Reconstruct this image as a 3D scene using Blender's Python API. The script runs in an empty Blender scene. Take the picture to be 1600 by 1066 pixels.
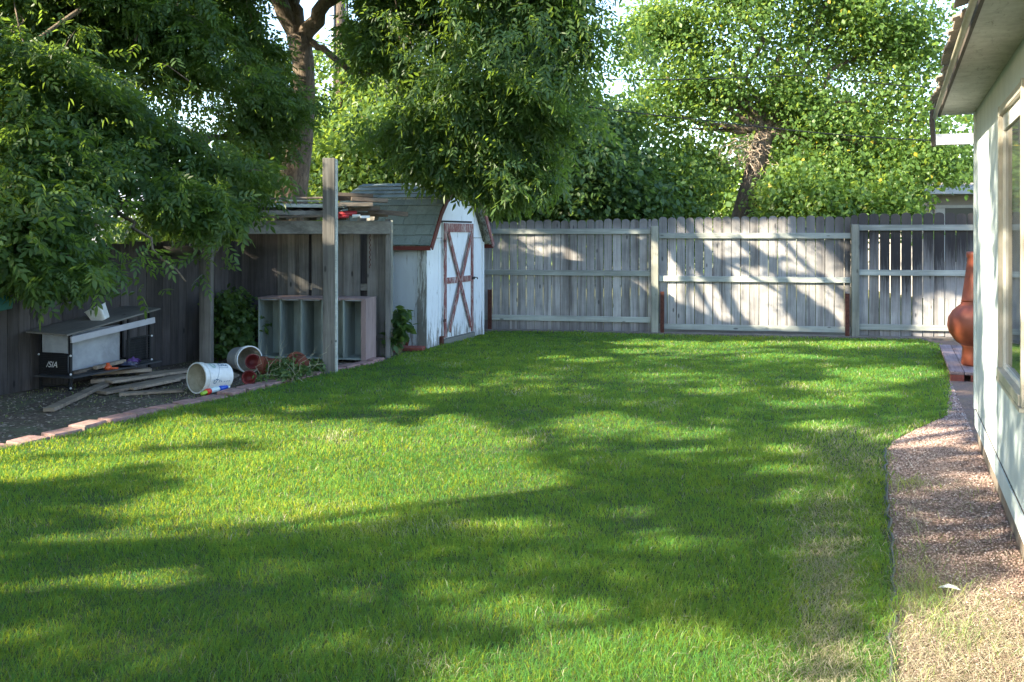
import bpy, bmesh, math, random
import numpy as np
from mathutils import Vector, Matrix
S = bpy.context.scene
COL = S.collection
R = math.radians
rng = np.random.default_rng(7)
random.seed(7)

# ------------------------------------------------------------------ camera
H = 1.6; F = 1500.0; CX = 800.0; HY = 366.0
cam = bpy.data.cameras.new('camera'); camo = bpy.data.objects.new('camera', cam); COL.objects.link(camo)
camo.location = (0, 0, H); camo.rotation_euler = (R(90), 0, 0)
cam.sensor_width = 36; cam.lens = 36 * F / 1600; cam.shift_y = -(533 - HY) / 1600
cam.clip_start = 0.05; cam.clip_end = 600
S.camera = camo
# ------------------------------------------------------------------ light
EL = 28.0
TO_SUN = Vector((-0.917 * math.cos(R(EL)), -0.399 * math.cos(R(EL)), math.sin(R(EL)))).normalized()
w = bpy.data.worlds.new("World"); S.world = w; w.use_nodes = True
nt = w.node_tree; bg = nt.nodes['Background']
sky = nt.nodes.new('ShaderNodeTexSky'); sky.sky_type = 'NISHITA'; sky.sun_disc = False
sky.sun_elevation = R(EL); sky.sun_rotation = math.atan2(TO_SUN.x, TO_SUN.y)
sky.dust_density = 0.8; sky.air_density = 1.0; sky.ozone_density = 1.6
nt.links.new(sky.outputs[0], bg.inputs[0]); bg.inputs[1].default_value = 0.15
sl = bpy.data.lights.new('sun', 'SUN'); sl.energy = 5.0; sl.angle = R(0.55); sl.color = (1.0, 0.87, 0.64)
so = bpy.data.objects.new('sun', sl); COL.objects.link(so)
so.rotation_euler = TO_SUN.to_track_quat('Z', 'Y').to_euler()
S.view_settings.view_transform = 'Standard'; S.view_settings.look = 'None'
S.view_settings.exposure = 2.3; S.view_settings.gamma = 1
S.cycles.max_bounces = 8; S.cycles.transparent_max_bounces = 8

# ------------------------------------------------------------------ pixel helpers
def G(x, y, z=0.0):
    s = (y - HY) / (H - z); return Vector(((x - CX) / s, F / s, z))
def P(x, y, Y):
    s = F / Y; return Vector(((x - CX) / s, Y, H - (y - HY) / s))

# ------------------------------------------------------------------ object helpers
def tag(o, label=None, cat=None, group=None, kind=None):
    if label: o['label'] = label
    if cat: o['category'] = cat
    if group: o['group'] = group
    if kind: o['kind'] = kind
    return o
def thing(name, label, cat, loc=(0, 0, 0), rz=0, group=None):
    o = bpy.data.objects.new(name, None); COL.objects.link(o)
    o.location = loc; o.rotation_euler = (0, 0, rz); o.empty_display_size = .2
    return tag(o, label, cat, group)
def link(name, me, mat, parent=None, smooth=False, local=True):
    o = bpy.data.objects.new(name, me); COL.objects.link(o)
    if mat:
        for m in (mat if isinstance(mat, (list, tuple)) else [mat]): me.materials.append(m)
    if parent:
        o.parent = parent
        if not local:      # vertices are given in world space
            o.matrix_parent_inverse = Matrix.LocRotScale(parent.location, parent.rotation_euler, None).inverted()
    if smooth: me.shade_smooth()
    return o
class MB:
    def __init__(s): s.v = []; s.f = []; s.t = []
    def add(s, vs, fs, tint=.5):
        n = len(s.v); s.v += [tuple(v) for v in vs]; s.f += [tuple(i + n for i in f) for f in fs]; s.t += [tint] * len(fs); return s
    def box(s, x0, x1, y0, y1, z0, z1, M=None, tint=.5):
        vs = [Vector(p) for p in ((x0,y0,z0),(x1,y0,z0),(x1,y1,z0),(x0,y1,z0),(x0,y0,z1),(x1,y0,z1),(x1,y1,z1),(x0,y1,z1))]
        if M is not None: vs = [M @ v for v in vs]
        return s.add(vs, [(0,3,2,1),(4,5,6,7),(0,1,5,4),(1,2,6,5),(2,3,7,6),(3,0,4,7)], tint)
    def beam(s, a, b, w, h, tint=.5, up=(0,0,1)):     # bar from a to b, cross-section w (sideways) x h (up)
        a = Vector(a); b = Vector(b); d = (b - a); L = d.length; d.normalize()
        side = d.cross(Vector(up)); side = side.normalized() if side.length > 1e-5 else Vector((1,0,0))
        u = side.cross(d)
        M = Matrix((( d.x, side.x, u.x, a.x),( d.y, side.y, u.y, a.y),( d.z, side.z, u.z, a.z),(0,0,0,1)))
        return s.box(0, L, -w/2, w/2, -h/2, h/2, M, tint)
    def prism(s, poly, y0, y1, M=None, tint=.5):        # poly in local xz, extruded along y
        n = len(poly); vs = [Vector((p[0], y0, p[1])) for p in poly] + [Vector((p[0], y1, p[1])) for p in poly]
        if M is not None: vs = [M @ v for v in vs]
        return s.add(vs, [tuple(range(n)), tuple(range(2*n-1, n-1, -1))] + [(i, i+n, (i+1)%n+n, (i+1)%n) for i in range(n)], tint)
    def tube(s, pts, rad, n=8, tint=.5, cap=True):
        pts = [Vector(p) for p in pts]; rings = []; prev = None
        for i, p in enumerate(pts):
            d = (pts[min(i+1, len(pts)-1)] - pts[max(i-1, 0)]).normalized()
            if prev is None:
                a = Vector((0,0,1)) if abs(d.z) < .9 else Vector((1,0,0)); u = d.cross(a).normalized()
            else: u = (prev - d * prev.dot(d)).normalized()
            prev = u; v = d.cross(u); r = rad[i] if hasattr(rad, '__len__') else rad
            rings.append([p + (u*math.cos(2*math.pi*k/n) + v*math.sin(2*math.pi*k/n))*r for k in range(n)])
        vs = [q for r_ in rings for q in r_]
        fs = [(i*n+k, i*n+(k+1)%n, (i+1)*n+(k+1)%n, (i+1)*n+k) for i in range(len(pts)-1) for k in range(n)]
        if cap: fs += [tuple(range(n-1, -1, -1)), tuple(range((len(pts)-1)*n, len(pts)*n))]
        return s.add(vs, fs, tint)
    def lathe(s, prof, n=28, M=None, tint=.5):           # prof [(r,z)]
        vs = [Vector((r*math.cos(2*math.pi*k/n), r*math.sin(2*math.pi*k/n), z)) for r, z in prof for k in range(n)]
        if M is not None: vs = [M @ v for v in vs]
        return s.add(vs, [(i*n+k, i*n+(k+1)%n, (i+1)*n+(k+1)%n, (i+1)*n+k) for i in range(len(prof)-1) for k in range(n)], tint)
    def build(s, name, mat, parent=None, smooth=False, local=True, bevel=0):
        me = bpy.data.meshes.new(name); me.from_pydata(s.v, [], s.f); me.validate()
        if len(me.polygons) == len(s.t):
            a = me.attributes.new('tint', 'FLOAT', 'FACE'); a.data.foreach_set('value', s.t)
        bm = bmesh.new(); bm.from_mesh(me)
        if bevel: bmesh.ops.bevel(bm, geom=bm.edges[:], offset=bevel, segments=1, affect='EDGES', clamp_overlap=True)
        bmesh.ops.recalc_face_normals(bm, faces=bm.faces[:]); bm.to_mesh(me); bm.free()
        return link(name, me, mat, parent, smooth, local)
def np_mesh(name, V, Fc, mat, parent=None, tint=None, dry=None, smooth=False, local=True):
    V = np.asarray(V, dtype=np.float32).reshape(-1, 3); Fc = np.asarray(Fc, dtype=np.int32); k = Fc.shape[1]
    me = bpy.data.meshes.new(name); me.vertices.add(len(V)); me.vertices.foreach_set('co', V.ravel())
    me.loops.add(Fc.size); me.loops.foreach_set('vertex_index', Fc.ravel())
    me.polygons.add(len(Fc)); me.polygons.foreach_set('loop_start', np.arange(0, Fc.size, k, dtype=np.int32))
    me.update(calc_edges=True)
    for nm, arr in (('tint', tint), ('dry', dry)):
        if arr is not None:
            a = me.attributes.new(nm, 'FLOAT', 'POINT' if len(arr) == len(V) else 'FACE'); a.data.foreach_set('value', np.asarray(arr, dtype=np.float32))
    return link(name, me, mat, parent, smooth, local)

# ------------------------------------------------------------------ materials
def new_mat(name):
    m = bpy.data.materials.new(name); m.use_nodes = True; nt = m.node_tree; b = nt.nodes['Principled BSDF']; return m, nt, b
def N(nt, typ, **kw):
    n = nt.nodes.new(typ)
    for k, v in kw.items():
        if k in ('ins',):
            for i, val in v.items(): n.inputs[i].default_value = val
        else: setattr(n, k, v)
    return n
def noise(nt, vec, scale, detail=4, rough=.55, dist=0):
    n = N(nt, 'ShaderNodeTexNoise'); n.inputs['Scale'].default_value = scale; n.inputs['Detail'].default_value = detail
    n.inputs['Roughness'].default_value = rough; n.inputs['Distortion'].default_value = dist
    if vec is not None: nt.links.new(vec, n.inputs['Vector'])
    return n.outputs['Fac']
def mapping(nt, scale=(1,1,1), rot=(0,0,0), src='Object'):
    tc = N(nt, 'ShaderNodeTexCoord'); mp = N(nt, 'ShaderNodeMapping'); mp.inputs['Scale'].default_value = scale; mp.inputs['Rotation'].default_value = rot
    nt.links.new(tc.outputs[src], mp.inputs['Vector']); return mp.outputs['Vector']
def ramp(nt, fac, stops):
    r = N(nt, 'ShaderNodeValToRGB'); el = r.color_ramp.elements
    while len(el) < len(stops): el.new(.5)
    for e, (p, c) in zip(el, stops): e.position = p; e.color = (*c, 1) if len(c) == 3 else c
    nt.links.new(fac, r.inputs['Fac']); return r.outputs['Color']
def g1(v): return (v, v, v)
def mix(nt, fac, a, b, mode='MIX'):
    m = N(nt, 'ShaderNodeMix'); m.data_type = 'RGBA'; m.blend_type = mode
    for sock, val in ((m.inputs[0], fac), (m.inputs[6], a), (m.inputs[7], b)):
        if isinstance(val, bpy.types.NodeSocket): nt.links.new(val, sock)
        elif isinstance(val, (int, float)): sock.default_value = val
        else: sock.default_value = (*val, 1)
    return m.outputs[2]
def mth(nt, op, a, b=None, clamp=False):
    m = N(nt, 'ShaderNodeMath'); m.operation = op; m.use_clamp = clamp
    for i, val in enumerate((a, b)):
        if val is None: continue
        if isinstance(val, bpy.types.NodeSocket): nt.links.new(val, m.inputs[i])
        else: m.inputs[i].default_value = val
    return m.outputs[0]
def attr(nt, nm): a = N(nt, 'ShaderNodeAttribute'); a.attribute_name = nm; return a.outputs['Fac']
def bump(nt, b, h, strength=.4, dist=.01):
    n = N(nt, 'ShaderNodeBump'); n.inputs['Strength'].default_value = strength; n.inputs['Distance'].default_value = dist
    nt.links.new(h, n.inputs['Height']); nt.links.new(n.outputs[0], b.inputs['Normal'])

def wood(name, dark, light, grain='z', stain=None, stain_amt=.5, rough=.85, top=None, var=.35):
    """weathered board: streaky grain along one axis, tint per board, optional stains"""
    m, nt, b = new_mat(name)
    st = {'z': (38, 38, 1.6), 'x': (1.6, 38, 38), 'y': (38, 1.6, 38)}[grain]
    tn = attr(nt, 'tint'); tc = N(nt, 'ShaderNodeTexCoord'); off = N(nt, 'ShaderNodeCombineXYZ')
    for i in range(3): nt.links.new(mth(nt, 'MULTIPLY', tn, 37.0), off.inputs[i])
    ad = N(nt, 'ShaderNodeVectorMath'); nt.links.new(tc.outputs['Object'], ad.inputs[0]); nt.links.new(off.outputs[0], ad.inputs[1])
    mp = N(nt, 'ShaderNodeMapping'); mp.inputs['Scale'].default_value = st; nt.links.new(ad.outputs[0], mp.inputs['Vector'])
    gr = noise(nt, mp.outputs[0], 1.0, 6, .7, .6)
    c = ramp(nt, gr, [(.28, dark), (.72, light)])
    big = noise(nt, ad.outputs[0], 2.3, 4, .6)
    c = mix(nt, var, c, ramp(nt, big, [(.3, tuple(x*.45 for x in dark)), (.7, light)]), 'MIX')
    c = mix(nt, 1.0, c, ramp(nt, tn, [(0, g1(.72)), (1, g1(1.22))]), 'MULTIPLY')
    if stain:
        mp2 = N(nt, 'ShaderNodeMapping'); mp2.inputs['Scale'].default_value = tuple(x/6 for x in st); nt.links.new(ad.outputs[0], mp2.inputs['Vector'])
        sn = noise(nt, mp2.outputs[0], 1.0, 5, .65, .4)
        c = mix(nt, mth(nt, 'MULTIPLY', ramp(nt, sn, [(.5, g1(0)), (.66, g1(1))]), stain_amt), c, stain)
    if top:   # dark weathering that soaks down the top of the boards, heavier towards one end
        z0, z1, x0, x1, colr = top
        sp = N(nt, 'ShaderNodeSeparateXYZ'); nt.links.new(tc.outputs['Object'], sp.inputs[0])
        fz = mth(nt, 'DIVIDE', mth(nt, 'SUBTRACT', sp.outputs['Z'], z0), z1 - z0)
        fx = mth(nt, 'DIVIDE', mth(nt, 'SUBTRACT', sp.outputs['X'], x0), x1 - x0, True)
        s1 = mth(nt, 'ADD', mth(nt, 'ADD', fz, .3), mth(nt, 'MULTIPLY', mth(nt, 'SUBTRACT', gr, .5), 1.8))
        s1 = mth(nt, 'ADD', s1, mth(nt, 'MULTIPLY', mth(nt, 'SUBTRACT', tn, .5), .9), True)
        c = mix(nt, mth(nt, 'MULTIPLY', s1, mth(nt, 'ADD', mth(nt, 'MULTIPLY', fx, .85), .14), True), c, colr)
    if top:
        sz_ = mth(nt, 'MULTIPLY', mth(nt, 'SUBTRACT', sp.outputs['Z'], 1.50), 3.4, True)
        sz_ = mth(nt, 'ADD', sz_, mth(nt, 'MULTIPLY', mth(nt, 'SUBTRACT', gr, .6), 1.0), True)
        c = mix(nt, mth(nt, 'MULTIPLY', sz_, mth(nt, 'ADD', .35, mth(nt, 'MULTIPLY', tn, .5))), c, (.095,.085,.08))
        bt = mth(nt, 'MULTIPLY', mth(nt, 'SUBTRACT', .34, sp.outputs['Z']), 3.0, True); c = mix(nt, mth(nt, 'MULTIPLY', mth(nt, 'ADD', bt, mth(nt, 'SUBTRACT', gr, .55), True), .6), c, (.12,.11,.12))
    vk = N(nt, 'ShaderNodeTexVoronoi'); mk = N(nt, 'ShaderNodeMapping'); mk.inputs['Scale'].default_value = {'z': (7, 7, 2.6), 'x': (2.6, 7, 7), 'y': (7, 2.6, 7)}[grain]
    nt.links.new(ad.outputs[0], mk.inputs['Vector']); nt.links.new(mk.outputs[0], vk.inputs['Vector']); vk.inputs['Scale'].default_value = 1
    c = mix(nt, ramp(nt, vk.outputs['Distance'], [(.07, g1(.75)), (.12, g1(0))]), c, tuple(x*.3 for x in dark))
    nt.links.new(c, b.inputs['Base Color']); b.inputs['Roughness'].default_value = rough; b.inputs['Specular IOR Level'].default_value = .2
    bump(nt, b, gr, .5, .006); return m
def plain(name, col, rough=.6, var=.25, scale=14, dirt=None, dirt_amt=.5, spec=.4, metal=0, bmp=.15, stretch=(1,1,1)):
    m, nt, b = new_mat(name); v = mapping(nt, stretch); n1 = noise(nt, v, scale, 5, .6)
    c = ramp(nt, n1, [(.3, tuple(x*(1-var) for x in col)), (.7, tuple(min(1, x*(1+var*.5)) for x in col))])
    if dirt:
        n2 = noise(nt, v, scale*.35, 6, .7, .3)
        c = mix(nt, mth(nt, 'MULTIPLY', ramp(nt, n2, [(.5, g1(0)), (.62, g1(1))]), dirt_amt), c, dirt)
    nt.links.new(c, b.inputs['Base Color']); b.inputs['Roughness'].default_value = rough
    b.inputs['Specular IOR Level'].default_value = spec; b.inputs['Metallic'].default_value = metal
    bump(nt, b, n1, bmp, .005); return m
def peeling(name, paint, under, lo=.52, hi=.56, low_z=None, grain=(22, 22, 2.4), rough=.6):
    m, nt, b = new_mat(name); v = mapping(nt, grain); n1 = noise(nt, v, 1, 8, .72, .5)
    if low_z:
        tc = N(nt, 'ShaderNodeTexCoord'); sp = N(nt, 'ShaderNodeSeparateXYZ'); nt.links.new(tc.outputs['Object'], sp.inputs[0])
        f = mth(nt, 'SUBTRACT', 1, mth(nt, 'DIVIDE', sp.outputs['Z'], low_z), True)
        n1 = mth(nt, 'ADD', n1, mth(nt, 'MULTIPLY', f, .16))
    msk = ramp(nt, n1, [(lo, g1(0)), (hi, g1(1))])
    n2 = noise(nt, mapping(nt, (3, 3, 1.2)), 2, 5, .6)
    pc = mix(nt, .35, paint, ramp(nt, n2, [(.3, tuple(x*.72 for x in paint)), (.7, paint)]))
    uc = mix(nt, n1, tuple(x*.5 for x in under), under)
    nt.links.new(mix(nt, msk, pc, uc), b.inputs['Base Color']); b.inputs['Roughness'].default_value = rough
    bump(nt, b, n1, .3, .004); return m
def leaf_mat(name, c0, c1, trans, tr=.45, yellow=None, rough=.45):
    m, nt, b = new_mat(name); tn = attr(nt, 'tint')
    c = ramp(nt, tn, [(0, c0), (.75, c1), (1, c1)] if not yellow else [(0, c0), (.9, c1), (.985, c1), (1, yellow)])
    nt.links.new(c, b.inputs['Base Color']); b.inputs['Roughness'].default_value = rough; b.inputs['Specular IOR Level'].default_value = .35
    t = N(nt, 'ShaderNodeBsdfTranslucent')
    tc = mix(nt, tn, tuple(x*.7 for x in trans), trans); nt.links.new(tc, t.inputs['Color'])
    ms = N(nt, 'ShaderNodeMixShader'); ms.inputs[0].default_value = tr
    nt.links.new(b.outputs[0], ms.inputs[1]); nt.links.new(t.outputs[0], ms.inputs[2]); nt.links.new(ms.outputs[0], nt.nodes['Material Output'].inputs[0]); return m

M_fence = wood('weathered_fence_wood', (.16,.165,.18), (.60,.58,.58), 'z', (.06,.05,.045), .7, top=(.75, 1.7, 4.4, 5.5, (.03,.028,.03)))
M_rail = wood('weathered_rail_wood', (.24,.265,.255), (.52,.55,.52), 'x', (.09,.09,.08), .4)
M_post = wood('weathered_post_wood', (.20,.21,.19), (.46,.46,.40), 'z', (.07,.07,.06), .5)
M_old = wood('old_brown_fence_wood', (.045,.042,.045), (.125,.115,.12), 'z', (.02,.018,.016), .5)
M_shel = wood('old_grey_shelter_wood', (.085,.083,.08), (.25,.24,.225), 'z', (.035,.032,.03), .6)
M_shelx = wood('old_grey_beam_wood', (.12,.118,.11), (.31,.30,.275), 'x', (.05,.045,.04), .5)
M_plank = wood('old_plank_wood', (.17,.14,.115), (.40,.33,.26), 'x', (.07,.055,.05), .5)
M_scrap = wood('dark_scrap_wood', (.06,.048,.04), (.22,.175,.14), 'x', (.04,.03,.03), .5)
M_rust = plain('rusty_steel', (.10,.035,.025), .9, .5, 25)
M_concrete = plain('foundation_concrete', (.20,.175,.15), .95, .4, 12, (.14,.10,.08), .6, bmp=.5)
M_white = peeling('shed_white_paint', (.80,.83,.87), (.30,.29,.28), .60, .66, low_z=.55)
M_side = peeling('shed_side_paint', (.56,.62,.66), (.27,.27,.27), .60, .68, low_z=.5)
M_corner = peeling('worn_corner_board_paint', (.55,.60,.60), (.22,.22,.2), .46, .56, low_z=.9)
M_red = peeling('peeling_red_trim_paint', (.22,.065,.06), (.52,.42,.40), .50, .58, grain=(30,30,7))
M_redf = peeling('fresh_red_trim_paint', (.13,.022,.018), (.12,.05,.04), .66, .72)
M_brown = plain('brown_pink_cabinet_paint', (.31,.225,.22), .7, .25, 5, (.13,.09,.08), .5, stretch=(1,1,.4))
M_cab = plain('grey_blue_cabinet_lining', (.28,.335,.32), .7, .25, 6, (.13,.15,.14), .5, stretch=(1,1,.3))
M_black = plain('black_painted_metal', (.012,.013,.016), .5, .3, 10)
M_greyp = plain('grey_plastic_panel', (.33,.35,.38), .6, .2, 8, (.18,.18,.19), .4)
M_whitep = plain('scuffed_white_plastic', (.66,.68,.70), .45, .12, 18, (.34,.34,.32), .35)
M_bucket_in = plain('stained_bucket_inside', (.42,.39,.31), .6, .35, 9, (.18,.16,.12), .7)
M_terra = plain('terracotta', (.21,.06,.035), .75, .25, 7, (.19,.06,.035), .6)
M_chim = plain('glazed_terracotta', (.24,.062,.035), .5, .35, 4, (.10,.035,.025), .6, spec=.35, bmp=.3)
M_stone = plain('pink_flagstone', (.33,.20,.19), .9, .45, 16, (.17,.14,.13), .7, bmp=.9)
M_brick = plain('red_brick', (.24,.07,.055), .9, .35, 20, (.12,.05,.045), .6, bmp=.5)
M_deck = wood('purple_grey_deck_board', (.15,.10,.105), (.36,.28,.29), 'x', (.08,.05,.05), .5)
M_stucco = None

# stucco wall with faint vertical relief
m, nt_, b_ = new_mat('pale_green_white_wall_paint'); M_stucco = m
v_ = mapping(nt_, (1,1,1)); n1_ = noise(nt_, v_, 38, 8, .7); n2_ = noise(nt_, mapping(nt_, (2.5,2.5,.8)), 1.6, 5, .6)
c_ = ramp(nt_, n2_, [(.3, (.42,.50,.53)), (.7, (.57,.64,.67))])
c_ = mix(nt_, ramp(nt_, noise(nt_, mapping(nt_, (9,9,1.3)), 1.2, 7, .75), [(.62, g1(0)), (.72, g1(.45))]), c_, (.33,.34,.31))
nt_.links.new(c_, b_.inputs['Base Color']); b_.inputs['Roughness'].default_value = .8; bump(nt_, b_, n1_, .55, .006)
# soffit: grey painted panel, mottled with mould
m, nt_, b_ = new_mat('mottled_soffit_paint'); M_soffit = m
v_ = mapping(nt_, (1,1,1)); c_ = ramp(nt_, noise(nt_, v_, 9, 8, .7), [(.3, (.36,.35,.33)), (.7, (.56,.55,.52))])
c_ = mix(nt_, ramp(nt_, noise(nt_, mapping(nt_, (2,9,9)), 3, 8, .8, .6), [(.55, g1(0)), (.68, g1(.75))]), c_, (.14,.125,.10))
nt_.links.new(c_, b_.inputs['Base Color']); b_.inputs['Roughness'].default_value = .9; bump(nt_, b_, noise(nt_, v_, 60, 4), .4, .004)
# asphalt shingles: rows are geometry, tabs get their own tint
def shingle_mat(name, lo, hi):
    m, nt, b = new_mat(name); tn = attr(nt, 'tint'); v = mapping(nt, (1,1,1))
    c = ramp(nt, tn, [(0, lo), (1, hi)]); gr = noise(nt, v, 160, 3, .8)
    c = mix(nt, .55, c, ramp(nt, gr, [(.3, tuple(x*.5 for x in lo)), (.7, tuple(min(1, x*1.5) for x in hi))]))
    c = mix(nt, ramp(nt, noise(nt, v, 4, 6, .7), [(.5, g1(0)), (.7, g1(.5))]), c, tuple(x*.55 for x in lo))
    nt.links.new(c, b.inputs['Base Color']); b.inputs['Roughness'].default_value = .95; bump(nt, b, gr, .5, .004); return m
M_shing = shingle_mat('green_grey_shingle', (.055,.08,.085), (.20,.255,.25))
M_hshing = shingle_mat('brown_grey_shingle', (.16,.12,.10), (.36,.31,.27))
# bark
def bark(name, dk, lt):
    m, nt, b = new_mat(name); n = noise(nt, mapping(nt, (14, 14, 3.2)), 1.3, 8, .75, 1.2)
    nt.links.new(ramp(nt, n, [(.35, dk), (.65, lt)]), b.inputs['Base Color']); b.inputs['Roughness'].default_value = .95
    bump(nt, b, n, 1.0, .03); return m
M_bark = bark('grey_brown_bark', (.06,.045,.035), (.26,.20,.15)); M_bark2 = bark('dark_rough_bark', (.04,.03,.025), (.17,.125,.09))
# soil / gravel
def ground_mat(name, stops, scale, bs=.6, extra=None):
    m, nt, b = new_mat(name); v = mapping(nt, (1,1,1)); n1 = noise(nt, v, scale, 8, .75); n2 = noise(nt, v, 1.7, 5, .6)
    c = ramp(nt, mth(nt, 'ADD', mth(nt, 'MULTIPLY', n1, .7), mth(nt, 'MULTIPLY', n2, .3)), stops)
    if extra: c = mix(nt, ramp(nt, noise(nt, v, extra[1], 6, .7), [(.47, g1(0)), (.58, g1(extra[2]))]), c, extra[0])
    nt.links.new(c, b.inputs['Base Color']); b.inputs['Roughness'].default_value = 1; b.inputs['Specular IOR Level'].default_value = .1
    bump(nt, b, n1, bs, .02); return m
M_soil = ground_mat('lawn_soil', [(.3, (.05,.075,.03)), (.7, (.11,.14,.06))], 30)
M_dirt = ground_mat('bare_dirt', [(.3, (.06,.048,.04)), (.5, (.115,.092,.077)), (.72, (.20,.165,.14))], 22, 1, ((.14,.16,.10), 2.2, .55))
M_far = ground_mat('rough_ground', [(.3, (.06,.07,.03)), (.7, (.13,.13,.06))], 3)
M_gravel = ground_mat('pink_gravel_bed', [(.3, (.10,.072,.06)), (.5, (.25,.175,.15)), (.7, (.39,.29,.25))], 55, 1, ((.20,.17,.11), 1.3, .4))
m, nt_, b_ = new_mat('gravel_stones'); M_stones = m
nt_.links.new(ramp(nt_, attr(nt_, 'tint'), [(0, (.11,.075,.062)), (.4, (.28,.19,.165)), (.85, (.42,.30,.265)), (1, (.58,.50,.46))]), b_.inputs['Base Color']); b_.inputs['Roughness'].default_value = .9
# grass: 'tint' varies per blade, 'dry' runs green -> straw
def grass_mat(name):
    m, nt, b = new_mat(name); tn = attr(nt, 'tint'); dr = attr(nt, 'dry')
    gcol = ramp(nt, tn, [(0, (.022,.105,.036)), (.5, (.062,.21,.055)), (.85, (.16,.33,.05)), (1, (.40,.43,.15))])
    dcol = ramp(nt, tn, [(0, (.27,.22,.15)), (.6, (.50,.44,.33)), (1, (.72,.67,.56))])
    c = mix(nt, dr, gcol, dcol); nt.links.new(c, b.inputs['Base Color']); b.inputs['Roughness'].default_value = .6; b.inputs['Specular IOR Level'].default_value = .12
    t = N(nt, 'ShaderNodeBsdfTranslucent'); tc = mix(nt, dr, mix(nt, tn, (.38,.52,.03), (.70,.68,.05)), (.36,.32,.22)); nt.links.new(tc, t.inputs['Color'])
    ms = N(nt, 'ShaderNodeMixShader'); ms.inputs[0].default_value = .45
    nt.links.new(b.outputs[0], ms.inputs[1]); nt.links.new(t.outputs[0], ms.inputs[2]); nt.links.new(ms.outputs[0], nt.nodes['Material Output'].inputs[0]); return m
M_grass = grass_mat('grass_blades')
L_ash = leaf_mat('ash_leaf', (.016,.048,.022), (.075,.135,.045), (.30,.46,.05), .42)
L_shade = leaf_mat('shade_tree_leaf', (.03,.07,.025), (.08,.15,.045), (.25,.40,.05), .35)
L_maple = leaf_mat('maple_leaf', (.035,.085,.028), (.115,.20,.05), (.38,.52,.08), .48, (.50,.36,.03))
L_dark = leaf_mat('dark_tree_leaf', (.018,.05,.022), (.07,.13,.045), (.24,.38,.06), .4)
L_bright = leaf_mat('yellow_green_leaf', (.03,.08,.025), (.11,.19,.04), (.34,.46,.06), .45)
L_weed = leaf_mat('weed_leaf', (.04,.085,.03), (.11,.17,.06), (.2,.35,.06), .35)

# ------------------------------------------------------------------ key lines of the plot
def FY(X): return 15.97 - .196 * (X + .213)               # back fence line
HC = Vector((3.575, 7.40)); HA = Vector((-.371, -.929)); HN = Vector((-.929, .371))   # house corner, along wall, outward
def FLX(Y): return -5.5 + .4 * (Y - 8.6)                    # left fence line

# lawn outline (world, z=0)
edge_px = [(-330,790),(-150,742),(0,703),(60,690),(120,677),(180,661),(235,647),(290,636),(345,623),(400,609),(455,597),(510,583),(555,575),(600,563)]
edge_w = [G(*p) for p in edge_px]
lawn = edge_w + [G(640,551), G(668,545), G(700,537), G(756,524)] + [Vector((X, FY(X) - .12, 0)) for X in (-.3,1,2.5,4,5.5,6.2)] + \
       [G(1470,541), G(1478,565), G(1484,602), G(1480,650), G(1440,668), G(1395,690), G(1385,706), G(1387,760), G(1392,860), G(1397,930), G(1393,1000), G(1392,1066), Vector((1.3,1.0,0)), Vector((.4,-3,0)), Vector((-9,-3,0)), Vector((-9.0,4.5,0))]
def poly_obj(name, pts, z, mat, kind='structure'):
    bm = bmesh.new(); vs = [bm.verts.new((p[0], p[1], z)) for p in pts]; f = bm.faces.new(vs); bmesh.ops.triangulate(bm, faces=[f])
    bmesh.ops.recalc_face_normals(bm, faces=bm.faces[:])
    if bm.faces[:][0].normal.z < 0: bmesh.ops.reverse_faces(bm, faces=bm.faces[:])
    me = bpy.data.meshes.new(name); bm.to_mesh(me); bm.free(); o = link(name, me, mat); o['kind'] = kind; return o
poly_obj('ground', [(-160,-60),(160,-60),(160,260),(-160,260)], -.03, M_far)
poly_obj('dirt_bed', [(-12,-3)] + [( -9,-3),(-9,4.5)] + [(p[0]+.12, p[1]-.05) for p in edge_w] + [(-1.2,12.9),(-.45,15.6),(1,15.95),(7,14.8),(7,16.6),(-4,17.5),(-12,12)], -.008, M_dirt)
poly_obj('lawn_soil', lawn, -.002, M_soil)
poly_obj('gravel_strip', [G(1392,1066), G(1393,1000), G(1397,930), G(1392,860), G(1387,760), G(1385,706), G(1395,690), G(1440,668), G(1480,650), G(1484,602), Vector((4.9,10.9,0)), Vector((5.9,13.2,0)), Vector((6.3,14.5,0)), Vector((9,14,0)), Vector((6,9,0)), Vector((3.56,7.3,0)), Vector((-.2,-2,0)), Vector((-.9,-3,0)), Vector((.4,-3,0)), Vector((1.3,1,0))], -.004, M_gravel)

def in_poly(px, py, poly):
    px = np.asarray(px); py = np.asarray(py); c = np.zeros(px.shape, bool); n = len(poly)
    for i in range(n):
        x1, y1 = poly[i][0], poly[i][1]; x2, y2 = poly[(i+1) % n][0], poly[(i+1) % n][1]
        if y1 == y2: continue
        k = ((y1 > py) != (y2 > py)) & (px < (x2 - x1) * (py - y1) / (y2 - y1) + x1); c ^= k
    return c
def fbm(x, y, s, seed=0):
    r = np.random.default_rng(seed); o = np.zeros(np.shape(x)); a = 1
    for k in range(4):
        for j in range(3):
            th = r.uniform(0, 6.28); ph = r.uniform(0, 6.28); f = s * 2**k * r.uniform(.7, 1.3)
            o += a * np.sin(f * (x*math.cos(th) + y*math.sin(th)) + ph + 1.3*np.sin(f*.6*(x*math.sin(th) - y*math.cos(th)) + ph*2)) / 3
        a *= .55
    return o     # about -1..1

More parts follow.
